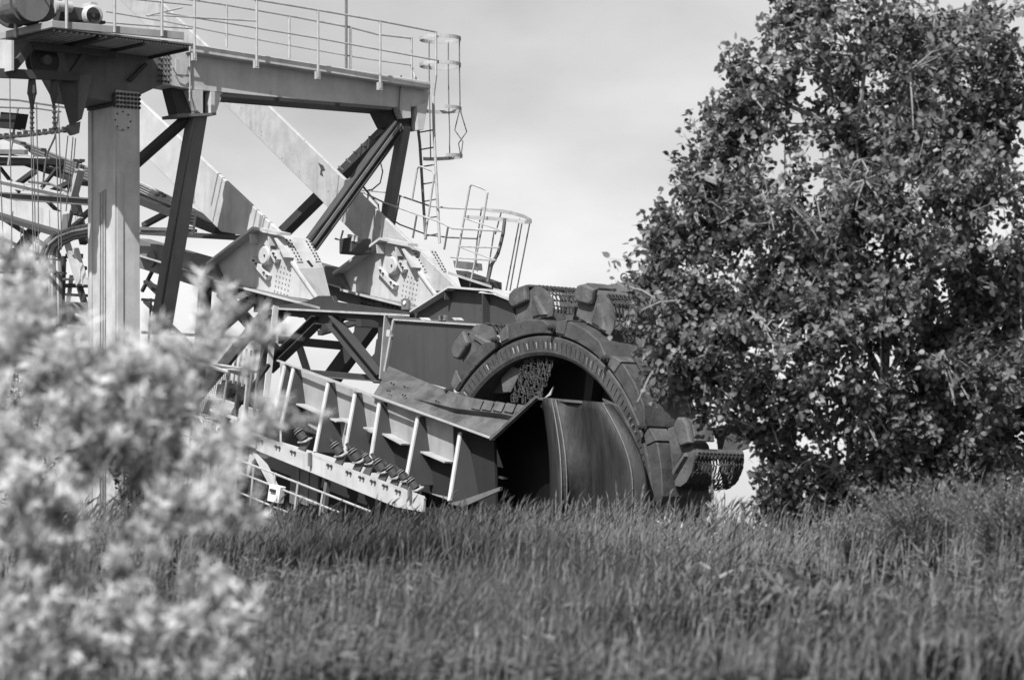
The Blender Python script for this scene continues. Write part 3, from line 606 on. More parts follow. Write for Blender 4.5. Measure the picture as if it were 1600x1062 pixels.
# ---- bucket wheel
WC = O+L*3.47+Z*3.44
WM = Matrix(((L.x, A.x, 0, 0), (L.y, A.y, 0, 0), (0, 0, 1, 0), (0, 0, 0, 1)))
NB = 13; STEP = 2*math.pi/NB
def pol(r, deg, y): a = math.radians(deg); return Vector((r*math.cos(a), y, r*math.sin(a)))     # wheel frame: x along boom, y across, z up
def wbuild(name, mb, mat, parent, ang=0.0, off=Vector((0, 0, 0)), mesh=None, bevel=0):
    if mesh is None:
        mesh = bpy.data.meshes.new(name); mesh.from_pydata(mb.v, [], mb.f)
        bm = bmesh.new(); bm.from_mesh(mesh); bmesh.ops.recalc_face_normals(bm, faces=bm.faces); bm.to_mesh(mesh); bm.free(); mesh.materials.append(mat)
    o = bpy.data.objects.new(name, mesh); COL.objects.link(o); o.parent = parent
    if parent in WLOC:
        o.matrix_local = Matrix.Translation(WC-WLOC[parent]) @ WM @ Matrix.Rotation(-ang, 4, 'Y')
    if bevel: b_ = o.modifiers.new('edge', 'BEVEL'); b_.width = bevel; b_.segments = 1; b_.limit_method = 'ANGLE'
    return o
def ring(mb, prof, n=130):
    vs = []; fs = []; m_ = len(prof)
    for k in range(n):
        a = 360*k/n; vs += [pol(r_, a, y_) for r_, y_ in prof]
    for k in range(n):
        for j in range(m_): fs.append([k*m_+j, k*m_+(j+1) % m_, ((k+1) % n)*m_+(j+1) % m_, ((k+1) % n)*m_+j])
    return mb.add(vs, fs)
rim = wbuild('wheel_rim', ring(MB(), [(2.55, -2.3), (2.60, -2.33), (2.84, -2.33), (2.86, -2.3), (2.86, -1.25), (2.55, -1.25)]), wheel, EX)
WLOC[rim] = None
def rsub(name, mb, mat, ang=0, mesh=None, bevel=0):
    o = wbuild(name, mb, mat, None, 0, mesh=mesh); o.parent = rim; o.matrix_local = Matrix.Rotation(-ang, 4, 'Y')
    if bevel: b_ = o.modifiers.new('edge', 'BEVEL'); b_.width = bevel; b_.segments = 1; b_.limit_method = 'ANGLE'
    return o
del WLOC[rim]
rsub('inner_drum', ring(MB(), [(2.86, -2.2), (2.93, -2.2), (2.93, -1.25), (2.86, -1.25)]), dark)
fin = MB()
for a, rr in ((-.3, .0),): fin.loft([pol(2.64, a-.05, -2.33), pol(2.64, a+.05, -2.33), pol(2.64, a+.05, -2.337), pol(2.64, a-.05, -2.337)], [pol(2.79, a+.55, -2.33), pol(2.79, a+.72, -2.33), pol(2.79, a+.72, -2.342), pol(2.79, a+.55, -2.342)])
fin0 = None
NF = NB*11
for k in range(NF):
    o = rsub('rim_slot', fin, black, 2*math.pi*k/NF, mesh=fin0.data if fin0 else None); fin0 = fin0 or o
wed = MB().loft([pol(2.66, .75, -2.33), pol(2.66, .9, -2.33), pol(2.66, .9, -2.335), pol(2.66, .75, -2.335)], [pol(2.76, 1.0, -2.33), pol(2.76, 1.25, -2.33), pol(2.76, 1.25, -2.345), pol(2.76, 1.0, -2.345)])
w0 = None
for k in range(NF):
    if rng.random() < .35:
        o = rsub('weld_lug', wed, rail_m, 2*math.pi*k/NF, mesh=w0.data if w0 else None); w0 = w0 or o
# bucket carriers: faceted box segments with a notched end
def carrier():
    prof = [(2.895, 0.3), (2.895, 26.9), (3.02, 26.9), (3.15, 21.5), (3.14, 14), (3.12, 6), (3.05, 1.2)]
    # arc bottom
    pts = [(2.895, a) for a in np.linspace(.5, 26.8, 9)]+[(3.03, 26.8), (3.16, 21.3), (3.15, 14), (3.12, 6.2), (3.02, 2.2), (2.98, .5)]
    return MB().loft([pol(r_, a, -2.34) for r_, a in pts], [pol(r_, a, -1.25) for r_, a in pts])
def bolt(): return MB().stack(pol(3.0, 0, -2.36), Vector((0, -1, 0)), [(0, .065), (.03, .065), (.03, .045), (.10, .045), (.10, .03), (.14, .03)], 8)
def lug(): return MB().loft([pol(2.93, 22.4, -2.36), pol(2.93, 26.6, -2.36), pol(3.10, 26.6, -2.36), pol(3.18, 22.0, -2.36)], [pol(2.93, 22.4, -2.0), pol(2.93, 26.6, -2.0), pol(3.10, 26.6, -2.0), pol(3.18, 22.0, -2.0)])
car = bolt0 = lug0 = None
BASE = math.radians(80.4)-STEP
for k in range(NB):
    a = BASE+STEP+k*STEP
    o = rsub('bucket_carrier', carrier(), wheel, a, mesh=car.data if car else None, bevel=.015); car = car or o
    o = rsub('carrier_bolt', bolt(), dark, a, mesh=bolt0.data if bolt0 else None); bolt0 = bolt0 or o
    o = rsub('carrier_end_block', lug(), wheel_l, a, mesh=lug0.data if lug0 else None, bevel=.01); lug0 = lug0 or o
# spokes / back plate on the far side of the wheel
rsub('back_disc', MB().add([pol(2.6, 360*k/60, -1.2) for k in range(60)]+[pol(2.6, 360*k/60, -1.26) for k in range(60)],
     [list(range(60)), list(range(119, 59, -1))]+[[k, (k+1) % 60, 60+(k+1) % 60, 60+k] for k in range(60)]) if False else
     MB().loft([pol(2.6, a, -1.2) for a in np.linspace(0, 352.8, 50)], [pol(2.6, a, -1.26) for a in np.linspace(0, 352.8, 50)]), black)
rsub('hub', MB().cyl(Vector((0, -1.5, 0)), Vector((0, 1, 0)), .5, 1.0, 28), dark)
for k in range(6): rsub('spoke', MB().loft([pol(.4, -6, -1.3), pol(.4, 6, -1.3), pol(2.6, 2.5, -1.3), pol(2.6, -2.5, -1.3)], [pol(.4, -6, -1.5), pol(.4, 6, -1.5), pol(2.6, 2.5, -1.5), pol(2.6, -2.5, -1.5)]), dark, k*math.pi/3+.35)
# buckets
def link(mb, c, ax, nr, ln=.06, wd=.032, r=.011):
    ax = ax.normalized(); sd = ax.cross(nr).normalized(); nr = sd.cross(ax); N = 8; vs = []; fs = []
    for k in range(N):
        t = 2*math.pi*k/N; e = ax*math.copysign(1, math.cos(t))*max(0, ln-wd)+(ax*math.cos(t)+sd*math.sin(t))*wd; d = (ax*math.cos(t)+sd*math.sin(t))
        for j in range(4):
            s_ = 2*math.pi*j/4; vs.append(c+e+d*math.cos(s_)*r+nr*math.sin(s_)*r)
    for k in range(N):
        for j in range(4): fs.append([k*4+j, k*4+(j+1) % 4, ((k+1) % N)*4+(j+1) % 4, ((k+1) % N)*4+j])
    mb.add(vs, fs)
sideA = [(3.14, 20.4), (3.38, 19.6), (3.50, 17.5), (3.62, 11), (3.60, 9.2), (3.50, 6.2), (3.36, 4.0), (3.22, 3.2), (3.10, 3.6)]
def bucket_body():
    mb = MB()
    mb.loft([pol(r_, a, -2.30) for r_, a in sideA], [pol(r_, a, -2.26) for r_, a in sideA])
    mb.loft([pol(r_, a, -1.30) for r_, a in sideA], [pol(r_, a, -1.26) for r_, a in sideA])
    mb.loft([pol(3.16, 19.8, -2.28), pol(3.40, 19.2, -2.28), pol(3.40, 18.6, -2.28), pol(3.16, 19.2, -2.28)], [pol(3.16, 19.8, -1.28), pol(3.40, 19.2, -1.28), pol(3.40, 18.6, -1.28), pol(3.16, 19.2, -1.28)])
    mb.loft([pol(3.60, 12, -2.28), pol(3.63, 10, -2.28), pol(3.59, 10, -2.28), pol(3.56, 12, -2.28)], [pol(3.60, 12, -1.28), pol(3.63, 10, -1.28), pol(3.59, 10, -1.28), pol(3.56, 12, -1.28)])
    return mb
def lip():
    pts = [(3.38, 19.6), (3.50, 20.8), (3.63, 19.9), (3.68, 17.6), (3.67, 13.0), (3.42, 13.2), (3.39, 14.0), (3.37, 18.2)]
    mb = MB(); inn = [(3.41, 19.2), (3.50, 20.2), (3.61, 19.5), (3.65, 17.5), (3.64, 13.4), (3.45, 13.6), (3.42, 14.2), (3.40, 18.0)]
    mb.loft([pol(r_, a, -2.31) for r_, a in pts], [pol(r_, a, -2.38) for r_, a in pts]); mb.loft([pol(r_, a, -2.382) for r_, a in pts], [pol(r_, a, -2.41) for r_, a in inn])
    return mb
def lip_cross():                           # cutting blade across the mouth of the bucket
    a_ = [(3.63, 19.8), (3.70, 18.0), (3.69, 13.5), (3.645, 13.5), (3.65, 17.8), (3.58, 19.6)]
    return MB().loft([pol(r_, a, -2.30) for r_, a in a_], [pol(r_, a, -1.9) for r_, a in a_])
def far_lip():
    pts = [(3.36, 20.2), (3.50, 21.6), (3.66, 20.6), (3.70, 18.0), (3.68, 12.2), (3.40, 12.6)]
    return MB().loft([pol(r_, a, -1.26) for r_, a in pts], [pol(r_, a, -1.18) for r_, a in pts])
def ribp():
    return MB().loft([pol(3.13, 8.0, -2.305), pol(3.46, 11.6, -2.305), pol(3.47, 10.4, -2.305), pol(3.13, 5.6, -2.305)], [pol(3.13, 8.0, -2.36), pol(3.44, 11.4, -2.36), pol(3.45, 10.6, -2.36), pol(3.13, 6.4, -2.36)])
def tri(): return MB().loft([pol(3.14, 12.6, -2.303), pol(3.42, 11.9, -2.303), pol(3.14, 8.2, -2.303)], [pol(3.14, 12.5, -2.335), pol(3.40, 11.8, -2.335), pol(3.14, 8.5, -2.335)])
def chains():
    mb = MB(); path = [(3.58, 10.0), (3.58, 8.6), (3.52, 6.6), (3.44, 5.0), (3.35, 4.0), (3.26, 3.4), (3.16, 3.2)]
    pts = [pol(r_, a, 0) for r_, a in path]
    for j in range(15):
        y = -2.24+.92*j/14
        for i in range(len(pts)-1):
            p, q = pts[i], pts[i+1]; c = (p+q)/2; c = c+Vector((random.uniform(-.012, .012), y+random.uniform(-.012, .012)+(.03 if i % 2 else 0), random.uniform(-.012, .012)-.03*math.sin(math.pi*j/14)))
            nr = (q-p).cross(Vector((0, 1, 0))).normalized()
            if i % 2: nr = (nr+Vector((0, 1, 0))*random.choice((-.8, .8))).normalized()
            link(mb, c, q-p, nr, .058, .028, .011)
    for j in range(24):                    # rolled top row hung on the rail
        y = -2.24+.92*j/23; link(mb, pol(3.61, 9.8+.5*(j % 2), y), Vector((.3, .5*(-1)**j, 1)), Vector((1, (-1)**j*.7, .2)), .05, .028, .013)
    return mb
kit = [('side_rib', ribp(), wheel_l), ('side_gusset', tri(), wheel), ('cutting_lip', lip(), wheel_l), ('blade', lip_cross(), wheel_l), ('far_lip', far_lip(), wheel_l), ('chain_curtain', chains(), chainm)]
b0 = None; meshes = {}
for k in range(NB):
    a = BASE+STEP+k*STEP
    o = wbuild('bucket', bucket_body(), wheel_l, EX, a+math.radians(4), mesh=b0.data if b0 else None); b0 = b0 or o
    o.location += A*.2+L*.05+Z*.09
    for nm, mb, m_ in kit:
        c_ = wbuild(nm, mb, m_, None, mesh=meshes.get(nm)); meshes[nm] = c_.data; c_.parent = o
        if nm == 'chain_curtain': c_['kind'] = 'stuff'
        if nm in ('cutting_lip', 'blade'): b_ = c_.modifiers.new('edge', 'BEVEL'); b_.width = .012; b_.segments = 2; b_.limit_method = 'ANGLE'
# chains and plates seen through the wheel
ic = MB()
for j in range(9):
    for i in range(9):
        link(ic, V(822+5*j-2.6*i+random.uniform(-2, 2), 562+7.5*i+.8*j+random.uniform(-2, 2), -2.2), -Z*1+L*(-.4+.8*random.random()), A+L*random.uniform(-1, 1), .065, .035, .012)
o = P('inner_chain_curtain', ic, chainm); o['kind'] = 'stuff'
P('inner_plate', plateV([(783, 592), (800, 572), (815, 578), (798, 612), (786, 612)], -2.15, .04), wheel_l)
P('inner_plate', plateV([(770, 592), (785, 585), (792, 614), (768, 614)], -2.0, .04), wheel)
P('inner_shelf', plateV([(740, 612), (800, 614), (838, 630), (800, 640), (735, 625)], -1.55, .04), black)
gbx = P('drive_gearbox', MB().prism([V(x, y, -.7) for x, y in ((925, 449), (972, 440), (1065, 436), (1110, 470), (1100, 560), (930, 560))], A*.9), mid, bevel=.02)
build('lifting_eye', MB().tube([V(975+5*math.cos(t), 433+6*math.sin(t), -.6) for t in np.linspace(0, 6.28, 13)], .014), rail_d, gbx)
# ---- gearbox deck with railings behind the far bracket
dk = P('gearbox_deck', MB().loft([V(700, 424, 3.3), V(768, 446, 3.3), V(768, 446, 5.0), V(700, 424, 5.0)], [V(700, 428, 3.3), V(768, 450, 3.3), V(768, 450, 5.0), V(700, 428, 5.0)]), light_worn)
build('deck_beam', plateV([(712, 422), (765, 440), (765, 458), (720, 448)], 3.9, .3), dark2, dk)
build('locker', plateV([(708, 407), (728, 410), (729, 421), (710, 418)], 4.3, .4), mid, dk)
build('side_sheet', plateV([(770, 450), (795, 456), (815, 472), (780, 470)], 1.5, .04), light_worn, dk)
dr = P('deck_handrail', MB().tube([V(x, y, 4.4) for x, y in ((557, 296), (608, 301), (625, 306), (672, 322), (700, 325), (752, 327))], .018), rail_m)
build('mid_rail', MB().tube([V(x, y, 3.5) for x, y in ((545, 290), (599, 316), (640, 331), (685, 346), (707, 357), (785, 361))], .02), rail_m, dr)
build('mid_rail', MB().tube([V(x, y, 4.4) for x, y in ((608, 340), (625, 351), (668, 367), (700, 371), (745, 373))], .016), rail_d, dr)
for p, q, v_ in (((625, 306), (616, 352), 4.4), ((651, 337), (645, 372), 3.5), ((700, 355), (694, 390), 3.5), ((599, 316), (596, 342), 3.5), ((576, 300), (573, 320), 4.4), ((567, 297), (563, 316), 4.4)):
    build('post', MB().tube([V(*p, v_), V(*q, v_)], .02), rail_d, dr)
for pth in ([(644, 312), (652, 264), (655, 260), (660, 261), (675, 267), (679, 272), (672, 320), (664, 372)], [(712, 418), (726, 337), (734, 293), (736, 289), (740, 289), (758, 296), (762, 301), (754, 350), (734, 448)]):
    build('grab_loop', MB().tube([V(x, y, 3.6) for x, y in pth], .02), rail_m, dr)
bk = P('ladder_basket', MB().tube([V(789, 341, 3.7), V(786, 365, 3.7), V(782, 382, 3.7), V(778, 396, 3.7), V(768, 414, 3.7), V(762, 440, 3.7)], .035), rail_d)
hp = [(752, 326, 4.6), (765, 329, 4.6), (785, 330, 4.6), (800, 333, 4.5), (818, 338, 4.3), (829, 344, 4.1), (830, 346, 3.95), (820, 347, 3.8), (788, 343, 3.7), (760, 341, 3.7), (725, 339, 3.7)]
mb = MB(); pr = None
for x, y, v_ in hp:
    p = V(x, y, v_); rg = [p-Z*.035, p+Z*.035, p+Z*.035+A*.012, p-Z*.035+A*.012]
    if pr: mb.loft(pr, rg)
    pr = rg
build('basket_hoop', mb, rail_m, bk)
for p, q in (((812, 342), (790, 458)), ((816, 346), (796, 458)), ((828, 347), (807, 455)), ((752, 328), (746, 372)), ((746, 370), (743, 398)), ((743, 398), (746, 424)), ((772, 362), (760, 440)), ((783, 332), (774, 366))): build('basket_rod', MB().tube([V(*p, 4.0), V(*q, 4.0)], .014), rail_d, bk)
for p, q in (((716, 385), (780, 387)), ((716, 385), (775, 407)), ((704, 402), (772, 407)), ((725, 341), (784, 360))): build('basket_rail', MB().tube([V(*p, 3.6), V(*q, 3.6)], .016), rail_m, bk)
ct2 = P('small_drive', MB().box(V(555, 385, 2.6), .4, .5, .3), dark2, bevel=.02)
build('crank', MB().tube([V(x, y, 2.4) for x, y in ((524, 373), (532, 375), (536, 360))], .02), rail_d, ct2)
for i in range(3): build('valve', MB().cyl(V(546+5*i, 371+i, 2.4), Z, .04, .12, 10), light, ct2)

# ---- rear frame, hoses and ropes left of the column
VR = 2.0
rf = P('rear_frame', MB().ibeam(V(-40, 276, VR), V(110, 309, VR), .14, .2, .03), light)
def R(name, mb, m_=dark2): return build(name, mb, m_, rf)
R('beam', MB().ibeam(V(-40, 303, VR-.4), V(150, 316, VR-.4), .16, .3, .03), mid)
R('plate_girder', plateV([(-40, 298), (125, 340), (96, 363), (-40, 322)], VR-.6, .1), light)
R('girder_flange', MB().bar(V(-40, 326, VR-.8), V(96, 366, VR-.8), .4, .1), dark2)
R('strut', MB().bar(V(56, 356, VR+.3), V(26, 398, VR+.3), .2, .2), dark)
R('strut', MB().bar(V(-5, 335, VR), V(72, 385, VR), .08, .08), dark)
R('strut', MB().bar(V(74, 404, VR-.3), V(14, 480, VR-.3), .1, .16), mid)
R('strut', MB().bar(V(54, 268, VR+.4), V(24, 290, VR+.4), .12, .1), dark)
R('strut', MB().bar(V(110, 285, VR+.4), V(70, 305, VR+.4), .12, .1), dark)
R('strut', MB().bar(V(125, 265, VR), V(114, 308, VR), .18, .12), light_worn)
R('strut', MB().bar(V(112, 290, VR+.5), V(132, 380, VR+.5), .16, .16), dark)
R('strut', MB().bar(V(140, 330, VR), V(104, 362, VR), .1, .1), mid)
R('strut', MB().bar(V(105, 380, VR-.5), V(124, 445, VR-.5), .12, .08), light_worn)
R('strut', MB().bar(V(118, 388, VR-.4), V(134, 446, VR-.4), .12, .08), light)
R('strut', MB().bar(V(122, 440, VR-.4), V(140, 500, VR-.4), .12, .08), dark)
R('plate', plateV([(98, 335), (110, 333), (104, 360), (95, 358)], VR-.9, .08), mid)
R('cross_member', MB().bar(V(-20, 402, VR), V(75, 405, VR), .1, .08), dark)
R('cross_member', MB().bar(V(20, 437, VR), V(140, 436, VR), .2, .04), light_worn)
R('cross_member', MB().bar(V(20, 447, VR+.3), V(140, 446, VR+.3), .2, .08), dark)
R('cross_member', MB().bar(V(100, 460, VR+.3), V(140, 462, VR+.3), .2, .06), dark)
R('deck', MB().bar(V(-40, 252, VR+1), V(78, 252, VR+1), .9, .14), dark)
R('deck_edge', MB().bar(V(-40, 243, VR+.5), V(76, 247, VR+.5), .06, .03), light)
R('panel', plateV([(-40, 233), (38, 234), (38, 241), (-40, 240)], VR+.9, .1), mid)
R('panel', plateV([(-40, 205), (30, 228), (48, 245), (38, 246), (-40, 225)], VR+1.1, .1), light)
for i in range(5): R('pipe', MB().tube([V(-40, 196+5*i, VR+1.4), V(60, 232+4.5*i, VR+1.4), V(140, 264+4.5*i, VR+1.4)], .035), rail_d if i % 2 else mid)
R('pipe_rack', MB().bar(V(-40, 226, VR+1.5), V(140, 288, VR+1.5), .4, .1), dark)
for x, y in ((36, 224), (43, 229), (68, 234), (118, 251), (124, 253), (128, 251)): R('pipe_clamp', MB().box(V(x, y, VR+1.3), .06, .12, .06), dark)
R('crossing_rail', MB().tube([V(x, y, VR-1) for x, y in ((-20, 154), (30, 157), (60, 162), (108, 169))], .022), rail_d)
R('crossing_rail', MB().tube([V(x, y, VR-1) for x, y in ((-20, 167), (60, 170), (95, 175))], .018), rail_d)
R('bent_post', MB().tube([V(28, 168, VR-.6), V(20, 215, VR-.6), V(13, 258, VR-.6)], .03), rail_m)
R('bent_post', MB().tube([V(x, y, VR-.6) for x, y in ((92, 172), (86, 214), (74, 240), (71, 255), (66, 296))], .022), rail_d)
R('cross_rail', MB().tube([V(20, 201, VR-.6), V(47, 205, VR-.6)], .015), rail_d)
R('cross_rail', MB().tube([V(45, 284, VR-.6), V(80, 288, VR-.6), V(106, 300, VR-.6)], .03), rail_d)
R('lamp_box', plateV([(1, 175), (26, 177), (21, 201), (-3, 200)], VR-.8, .3), black)
ck = MB().tube([V(-20, 216, VR-1.2), V(40, 212, VR-1.2), V(108, 203, VR-1.2)], .035)
for i in range(12): ck.box(V(-10+10*i, 215-1.1*i, VR-1.2), .06, .09, .12)
R('drag_chain', ck, dark2)
for p, q, w, d, m_ in (((0, 372), (60, 398), .07, .3, dark2), ((18, 388), (4, 470), .06, -.2, rail_d), ((40, 398), (26, 470), .05, -.1, rail_d), ((-10, 425), (70, 428), .05, .2, mid), ((-10, 418), (60, 421), .04, .5, light_worn), ((84, 400), (58, 520), .08, .6, dark), ((100, 400), (96, 520), .1, .9, dark),
        ((60, 300), (100, 340), .07, .9, dark), ((0, 262), (30, 300), .06, .9, dark), ((90, 262), (60, 300), .06, 1.0, dark2), ((112, 430), (100, 520), .07, .4, light_worn), ((128, 400), (104, 400), .1, .7, dark), ((40, 470), (110, 478), .06, .5, dark2), ((10, 455), (90, 500), .05, .8, dark2), ((118, 310), (100, 380), .08, .6, mid), ((134, 418), (118, 432), .07, .6, dark)):
    R('brace', MB().bar(V(*p, VR+d), V(*q, VR+d), .07, w), m_)
hs = P('hose_bundle', MB().tube([V(x, y, .3) for x, y in ((140, 352), (112, 358), (86, 366), (72, 378), (66, 396), (66, 412))], .05, 8), dark2)
for i in range(6):
    d = i*4.2
    build('hose', MB().tube([V(x, y, .1+.05*i) for x, y in ((145, 356+i*2.2), (114, 362+i*2.2), (92+d*.3, 370+i*2.2), (78+d*.6, 382+i*2), (72+d, 398), (72+d*1.1, 440), (74+d*1.1, 520))], .036, 8), light if i in (1, 2, 4) else rail_d, hs, smooth=True)
for y in (404, 424): build('hose_clamp', MB().bar(V(70, y, .05), V(102, y+3, .05), .08, .04), dark, hs)
rp_ = P('hoist_rope', MB().tube([V(15, 60, 0), V(16, 230, 0), V(20, 470, 0)], .012, 5), rope)
for x0, y0, x1, y1 in ((47, 150, 53, 470), (50, 160, 57, 470), (57, 160, 61, 470), (85, 150, 92, 390), (91, 150, 96, 390), (106, 212, 96, 300), (114, 214, 103, 330), (118, 216, 110, 300), (0, 260, 8, 480), (20, 330, 12, 440), (33, 355, 29, 430), (36, 355, 40, 430)):
    build('rope_strand', MB().tube([V(x0, y0, -.2), V((x0+x1)/2+.6, (y0+y1)/2, -.2), V(x1, y1, -.2)], .013, 5), rope, rp_)
for x0 in (50, 85): 
    ck = MB().tube([V(x0, 165, -.3), V(x0, 205, -.3)], .03, 6)
    for i in range(5): ck.cyl(V(x0, 168+8*i, -.3), Z, .05, .03, 8)
    build('turnbuckle', ck, dark, rp_)
P('side_walk_rail', MB().tube([V(30, 452, .6), V(60, 468, .6), V(140, 500, .6)], .035), rail_m)
P('lube_tank', MB().stack(V(122, 490, .8), A, [(-.3, .22), (-.28, .24), (.28, .24), (.3, .22)], 20), mid)

# ================================================================ VEGETATION
def leaves_mesh(name, C, N_, D, ln, wd, tone, mat, parent=None, curl=.25):
    """one mesh of many leaves: centres C, facing N_, pointing D (arrays)"""
    n_ = len(C); D = D/np.linalg.norm(D, axis=1, keepdims=True); Sd = np.cross(N_, D); Sd /= np.linalg.norm(Sd, axis=1, keepdims=True)+1e-9; Nn = np.cross(D, Sd)
    ln = ln[:, None]; wd = wd[:, None]
    base = C; tip = C+D*ln-Nn*ln*curl*.6
    a1 = C+D*ln*.2+Sd*wd*.42; a2 = C+D*ln*.2-Sd*wd*.42; m1 = C+D*ln*.55+Sd*wd*.46-Nn*ln*curl*.2; m2 = C+D*ln*.55-Sd*wd*.46-Nn*ln*curl*.2; mm = C+D*ln*.45-Nn*wd*.14
    vs = np.stack([base, a1, m1, tip, m2, a2, mm], 1).reshape(-1, 3)
    k = np.arange(n_)*7
    tri = np.stack([np.stack([k+i, k+(i+1) % 6, k+6], 1) for i in range(6)], 1).reshape(-1, 3)
    return raw_mesh(name, vs, tri, np.repeat(tone, 7), mat, parent)
def raw_mesh(name, vs, tri, tone, mat, parent=None):
    c = (vs.min(0)+vs.max(0))/2; c[2] = vs[:, 2].min()
    me = bpy.data.meshes.new(name); me.vertices.add(len(vs)); me.vertices.foreach_set('co', (vs-c).astype(np.float32).ravel())
    me.loops.add(tri.size); me.loops.foreach_set('vertex_index', tri.astype(np.int32).ravel())
    me.polygons.add(len(tri)); me.polygons.foreach_set('loop_start', (np.arange(len(tri))*3).astype(np.int32)); me.polygons.foreach_set('loop_total', np.full(len(tri), 3, np.int32))
    me.update(calc_edges=True); a = me.attributes.new('tone', 'FLOAT', 'POINT'); a.data.foreach_set('value', tone.astype(np.float32))
    me.materials.append(mat); o = bpy.data.objects.new(name, me); COL.objects.link(o); cv = Vector(c.tolist()); WLOC[o] = cv
    o.location = cv-(WLOC[parent] if parent else Vector())
    if parent: o.parent = parent
    return o
def fbm(x, y, s, seed):
    r_ = np.random.default_rng(seed); v_ = 0
    for o_ in range(4):
        for _ in range(3):
            a = r_.uniform(0, 6.28); f_ = s*2**o_*r_.uniform(.7, 1.3); v_ = v_+np.sin((x*np.cos(a)+y*np.sin(a))*f_+r_.uniform(0, 6.28))*.5**o_
    return v_/3.2
def unit(n_): d = rng.normal(size=(n_, 3)); return d/np.linalg.norm(d, axis=1, keepdims=True)

def make_tree(name, label, base, blobs, twigs, per, leafsz, stems, mat, cat='tree', twl=(.35, .95), barkm=bark, sprays=()):
    T0 = empty(name, base, label, cat)
    tips = []
    vols = np.array([b_[1][0]*b_[1][1]*b_[1][2] for b_ in blobs])**.8; pr_ = vols/vols.sum()
    for _ in range(twigs):
        c, r_ = blobs[rng.choice(len(blobs), p=pr_)]
        d = unit(1)[0]; rad = rng.uniform(.3, 1.12)**.5
        q = np.array(c)+d*np.array(r_)*rad
        if fbm(q[0]+q[1]*.7, q[2]-q[1]*.4, 2.6, 17) < -.16 and rng.random() < .8: continue      # open gaps between the leaf masses
        tips.append((q, d))
    cen = np.mean([b_[0] for b_ in blobs], axis=0)
    for p in sprays:                       # loose sprays that break the outline
        for _ in range(7):
            q = np.array(p)+rng.normal(0, .13, 3)*np.array([1, 2, 1]); d = q-cen; d[1] *= .3; d[2] += .8; d /= np.linalg.norm(d)
            tips.append((q, d))
    # limbs from the stems towards blob centres
    tr_ = MB()
    basev = Vector(base); forks = []
    for sx, (lean, h_, r0) in enumerate(stems):
        top = basev+Vector(lean)+Z*h_; pts = [basev+Vector((lean[0]*.08*sx, 0, -.3))]
        for k in range(1, 7):
            t_ = k/6; pts.append(basev.lerp(top, t_)+Vector((random.uniform(-.08, .08), random.uniform(-.08, .08), 0)))
        tr_.tube(pts, r0, 8, r0*.3); forks.append(pts)
    build('trunk', tr_, barkm, T0, smooth=True)
    lm = MB(); limb_pts = [p for f_ in forks for p in f_[2:]]
    for c, r_ in blobs:
        cv = Vector(c); p0 = min(limb_pts, key=lambda p: (p-cv).length+max(0, p.z-cv.z)*2)
        for _ in range(3):
            tgt = cv+Vector([random.uniform(-.6, .6)*q for q in r_]); pts = [p0, p0.lerp(tgt, .35)+Vector((random.uniform(-.15, .15), random.uniform(-.15, .15), .12)), p0.lerp(tgt, .7)+Vector((0, 0, .1)), tgt]
            lm.tube(pts, .05, 5, .012); limb_pts += pts[1:]
    LP = np.array([list(p) for p in limb_pts])
    Cs, Ns, Ds, Ts = [], [], [], []
    for tp, d in tips:
        near = LP[np.argmin(((LP-tp)**2).sum(1))]
        out = tp-near; ln_ = np.linalg.norm(out)+1e-6; out = out/ln_
        dr_ = out*.7+d*.4+np.array([0, 0, .35])+rng.normal(0, .25, 3); dr_ /= np.linalg.norm(dr_)
        tl = rng.uniform(*twl); st = tp-dr_*tl
        if ln_ < 2.2: lm.tube([Vector(near), Vector(near*.4+st*.6+np.array([0, 0, .05])), Vector(st)], .014, 3, .008, cap=False)
        lm.tube([Vector(st), Vector(tp)], .008, 3, .003, cap=False)
        k = int(per*rng.uniform(.6, 1.4)); t_ = rng.uniform(0, 1.08, k)[:, None]
        Cs.append(st+dr_*tl*t_+rng.normal(0, .05, (k, 3))); dd = unit(k)*.9+dr_*.5+np.array([0, 0, -.25]); Ds.append(dd)
        nn_ = unit(k)*.9+np.array([0, -.25, .75]); Ns.append(nn_); Ts.append(np.clip(rng.normal(.42, .2, k)+rng.normal(0, .22), 0, 1))
    build('branches', lm, barkm, T0)
    C = np.concatenate(Cs); n_ = len(C)
    leaves_mesh('crown', C, np.concatenate(Ns), np.concatenate(Ds), rng.uniform(.5, 1.3, n_)*leafsz, rng.uniform(.55, 1.1, n_)*leafsz*.8, np.concatenate(Ts), mat, T0)
    return T0
def blob(px, py, Y, rx, ry, rd=None):
    p = at(px, py, Y); k = Y/F; return ((p.x, p.y, p.z), (rx*k, (rd if rd else (rx+ry)/2)*k, ry*k))
TY = 45.5
tb = at(1325, 860, TY); tb = (tb.x, TY, float(ground_z(np.array(tb.x), np.array(TY))))
